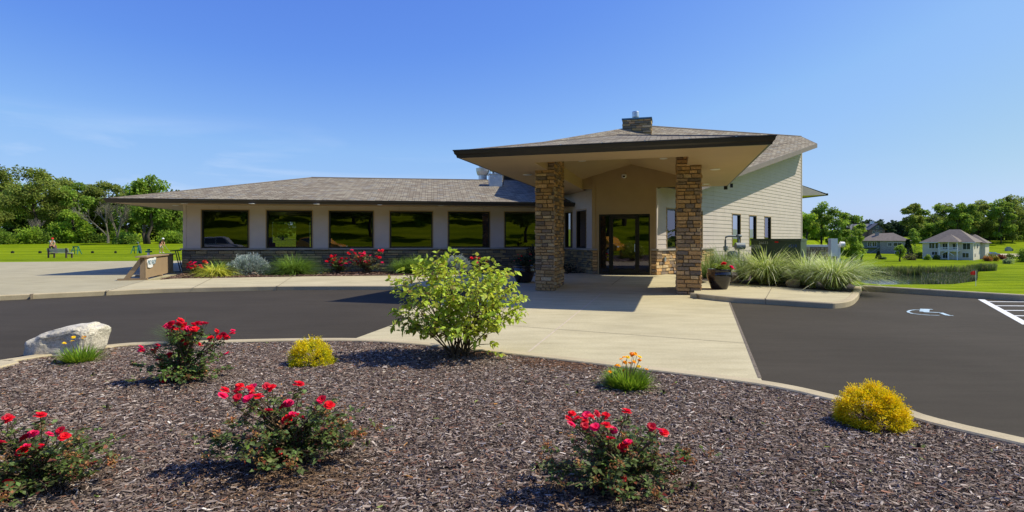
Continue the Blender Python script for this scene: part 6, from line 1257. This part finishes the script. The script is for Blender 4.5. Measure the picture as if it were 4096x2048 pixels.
rb(3412, 1000, 1028, 165, 36, 'spreading green shrub behind the electric meter post', MG, 501); rb(3530, 1017, 1027, 190, 14, 'pale low bush beside the small spruce', (.13, .2, .06), 502); rb(3640, 1008, 1034, 186, 24, 'purple brown spreading shrub left of the cream house', (.09, .08, .05), 503)
rb(3676, 995, 1020, 200, 16, 'dark round bush at the left corner of the cream house', DK, 504); rb(3660, 955, 990, 240, 24, 'light green bushes right of the dark conifer', BRG, 505); rb(3710, 1015, 1033, 186, 12, 'yellow green bush in front of the cream house', BRG, 506); rb(3745, 1012, 1030, 188, 12, 'dark bush under the left balcony window', DK, 507)
rb(4034, 1032, 1056, 165, 17, 'white flowering bush alone on the right lawn', (.25, .33, .15), 508); rb(4092, 975, 1036, 175, 26, 'large round weeping shrub at the right edge', MG, 509, n=1500); rb(3965, 1000, 1030, 186, 20, 'mixed green garden shrub right of the cream house', (.14, .16, .03), 510); rb(3950, 1015, 1036, 180, 16, 'low orange flowering garden shrub by the cream house', (.3, .16, .04), 511); rb(4005, 998, 1020, 190, 14, 'reddish garden shrub below the blue car', (.2, .08, .05), 512); rb(4040, 1000, 1016, 195, 18, 'dark hedge below the drive of the cream house', DK, 513); rb(3985, 1012, 1032, 180, 10, 'small yellow flowering garden shrub by the steps', (.35, .3, .04), 514)
p = atY(4034, 250); root = thing('air_conditioner', p, 'small grey box on the far lawn below the wood', 'utility box'); mb = MB(); mb.cbox((0, 0, 0), 2.2, 1.4, 1.4); mb.cbox((0, 0, 1.401), 1.2, .9, .5); mb.build('casing', 'grey_steel', root, world=False); mb = MB(); mb.cbox((1.6, 0, 0), .6, .6, 1.0); mb.build('side_box', 'black', root, world=False)
# behind the photographer: only seen mirrored in the glass
base = [o for o in C.objects if o.get('label') == 'rounded olive tree above the bench'][0]; base2 = [o for o in C.objects if o.get('label', '').startswith('mid green tree right of the tree above')][0]; base3 = [o for o in C.objects if o.get('label', '').startswith('dark background tree filling the line, far left')][0]
random.seed(9)
nm = ('first', 'second', 'third', 'fourth', 'fifth', 'sixth', 'seventh', 'eighth', 'ninth', 'tenth')
for row, (yy, sc_r) in enumerate(((-30, .95), (-48, 1.25), (-64, 1.9))):
    for i in range(10):
        x = -62 + i * (13 if row else 11.5) + random.uniform(-3, 3) + row * 4; y = yy - random.uniform(0, 8); newlike(base3 if row == 2 else (base if (i + row) % 2 else base2), (x, y, hgt(x, y)), random.uniform(0, 6), sc_r * random.uniform(.9, 1.15), '%s tree in the %s row behind the photographer, mirrored in the windows' % (nm[i], ('near', 'middle', 'far')[row]), 'trees behind the photographer')
for i in range(9):
    a = R(60 + i * 6); d_e = 66 + (i * 17 % 23); x, y = math.sin(a) * d_e, math.cos(a) * d_e; newlike(base if i % 2 else base3, (x, y, hgt(x, y) - .2), i * 1.3, 1.15 + .1 * (i % 3), '%s tree east of the lot, out of view, mirrored in the side windows' % nm[i], 'trees east of the lot')
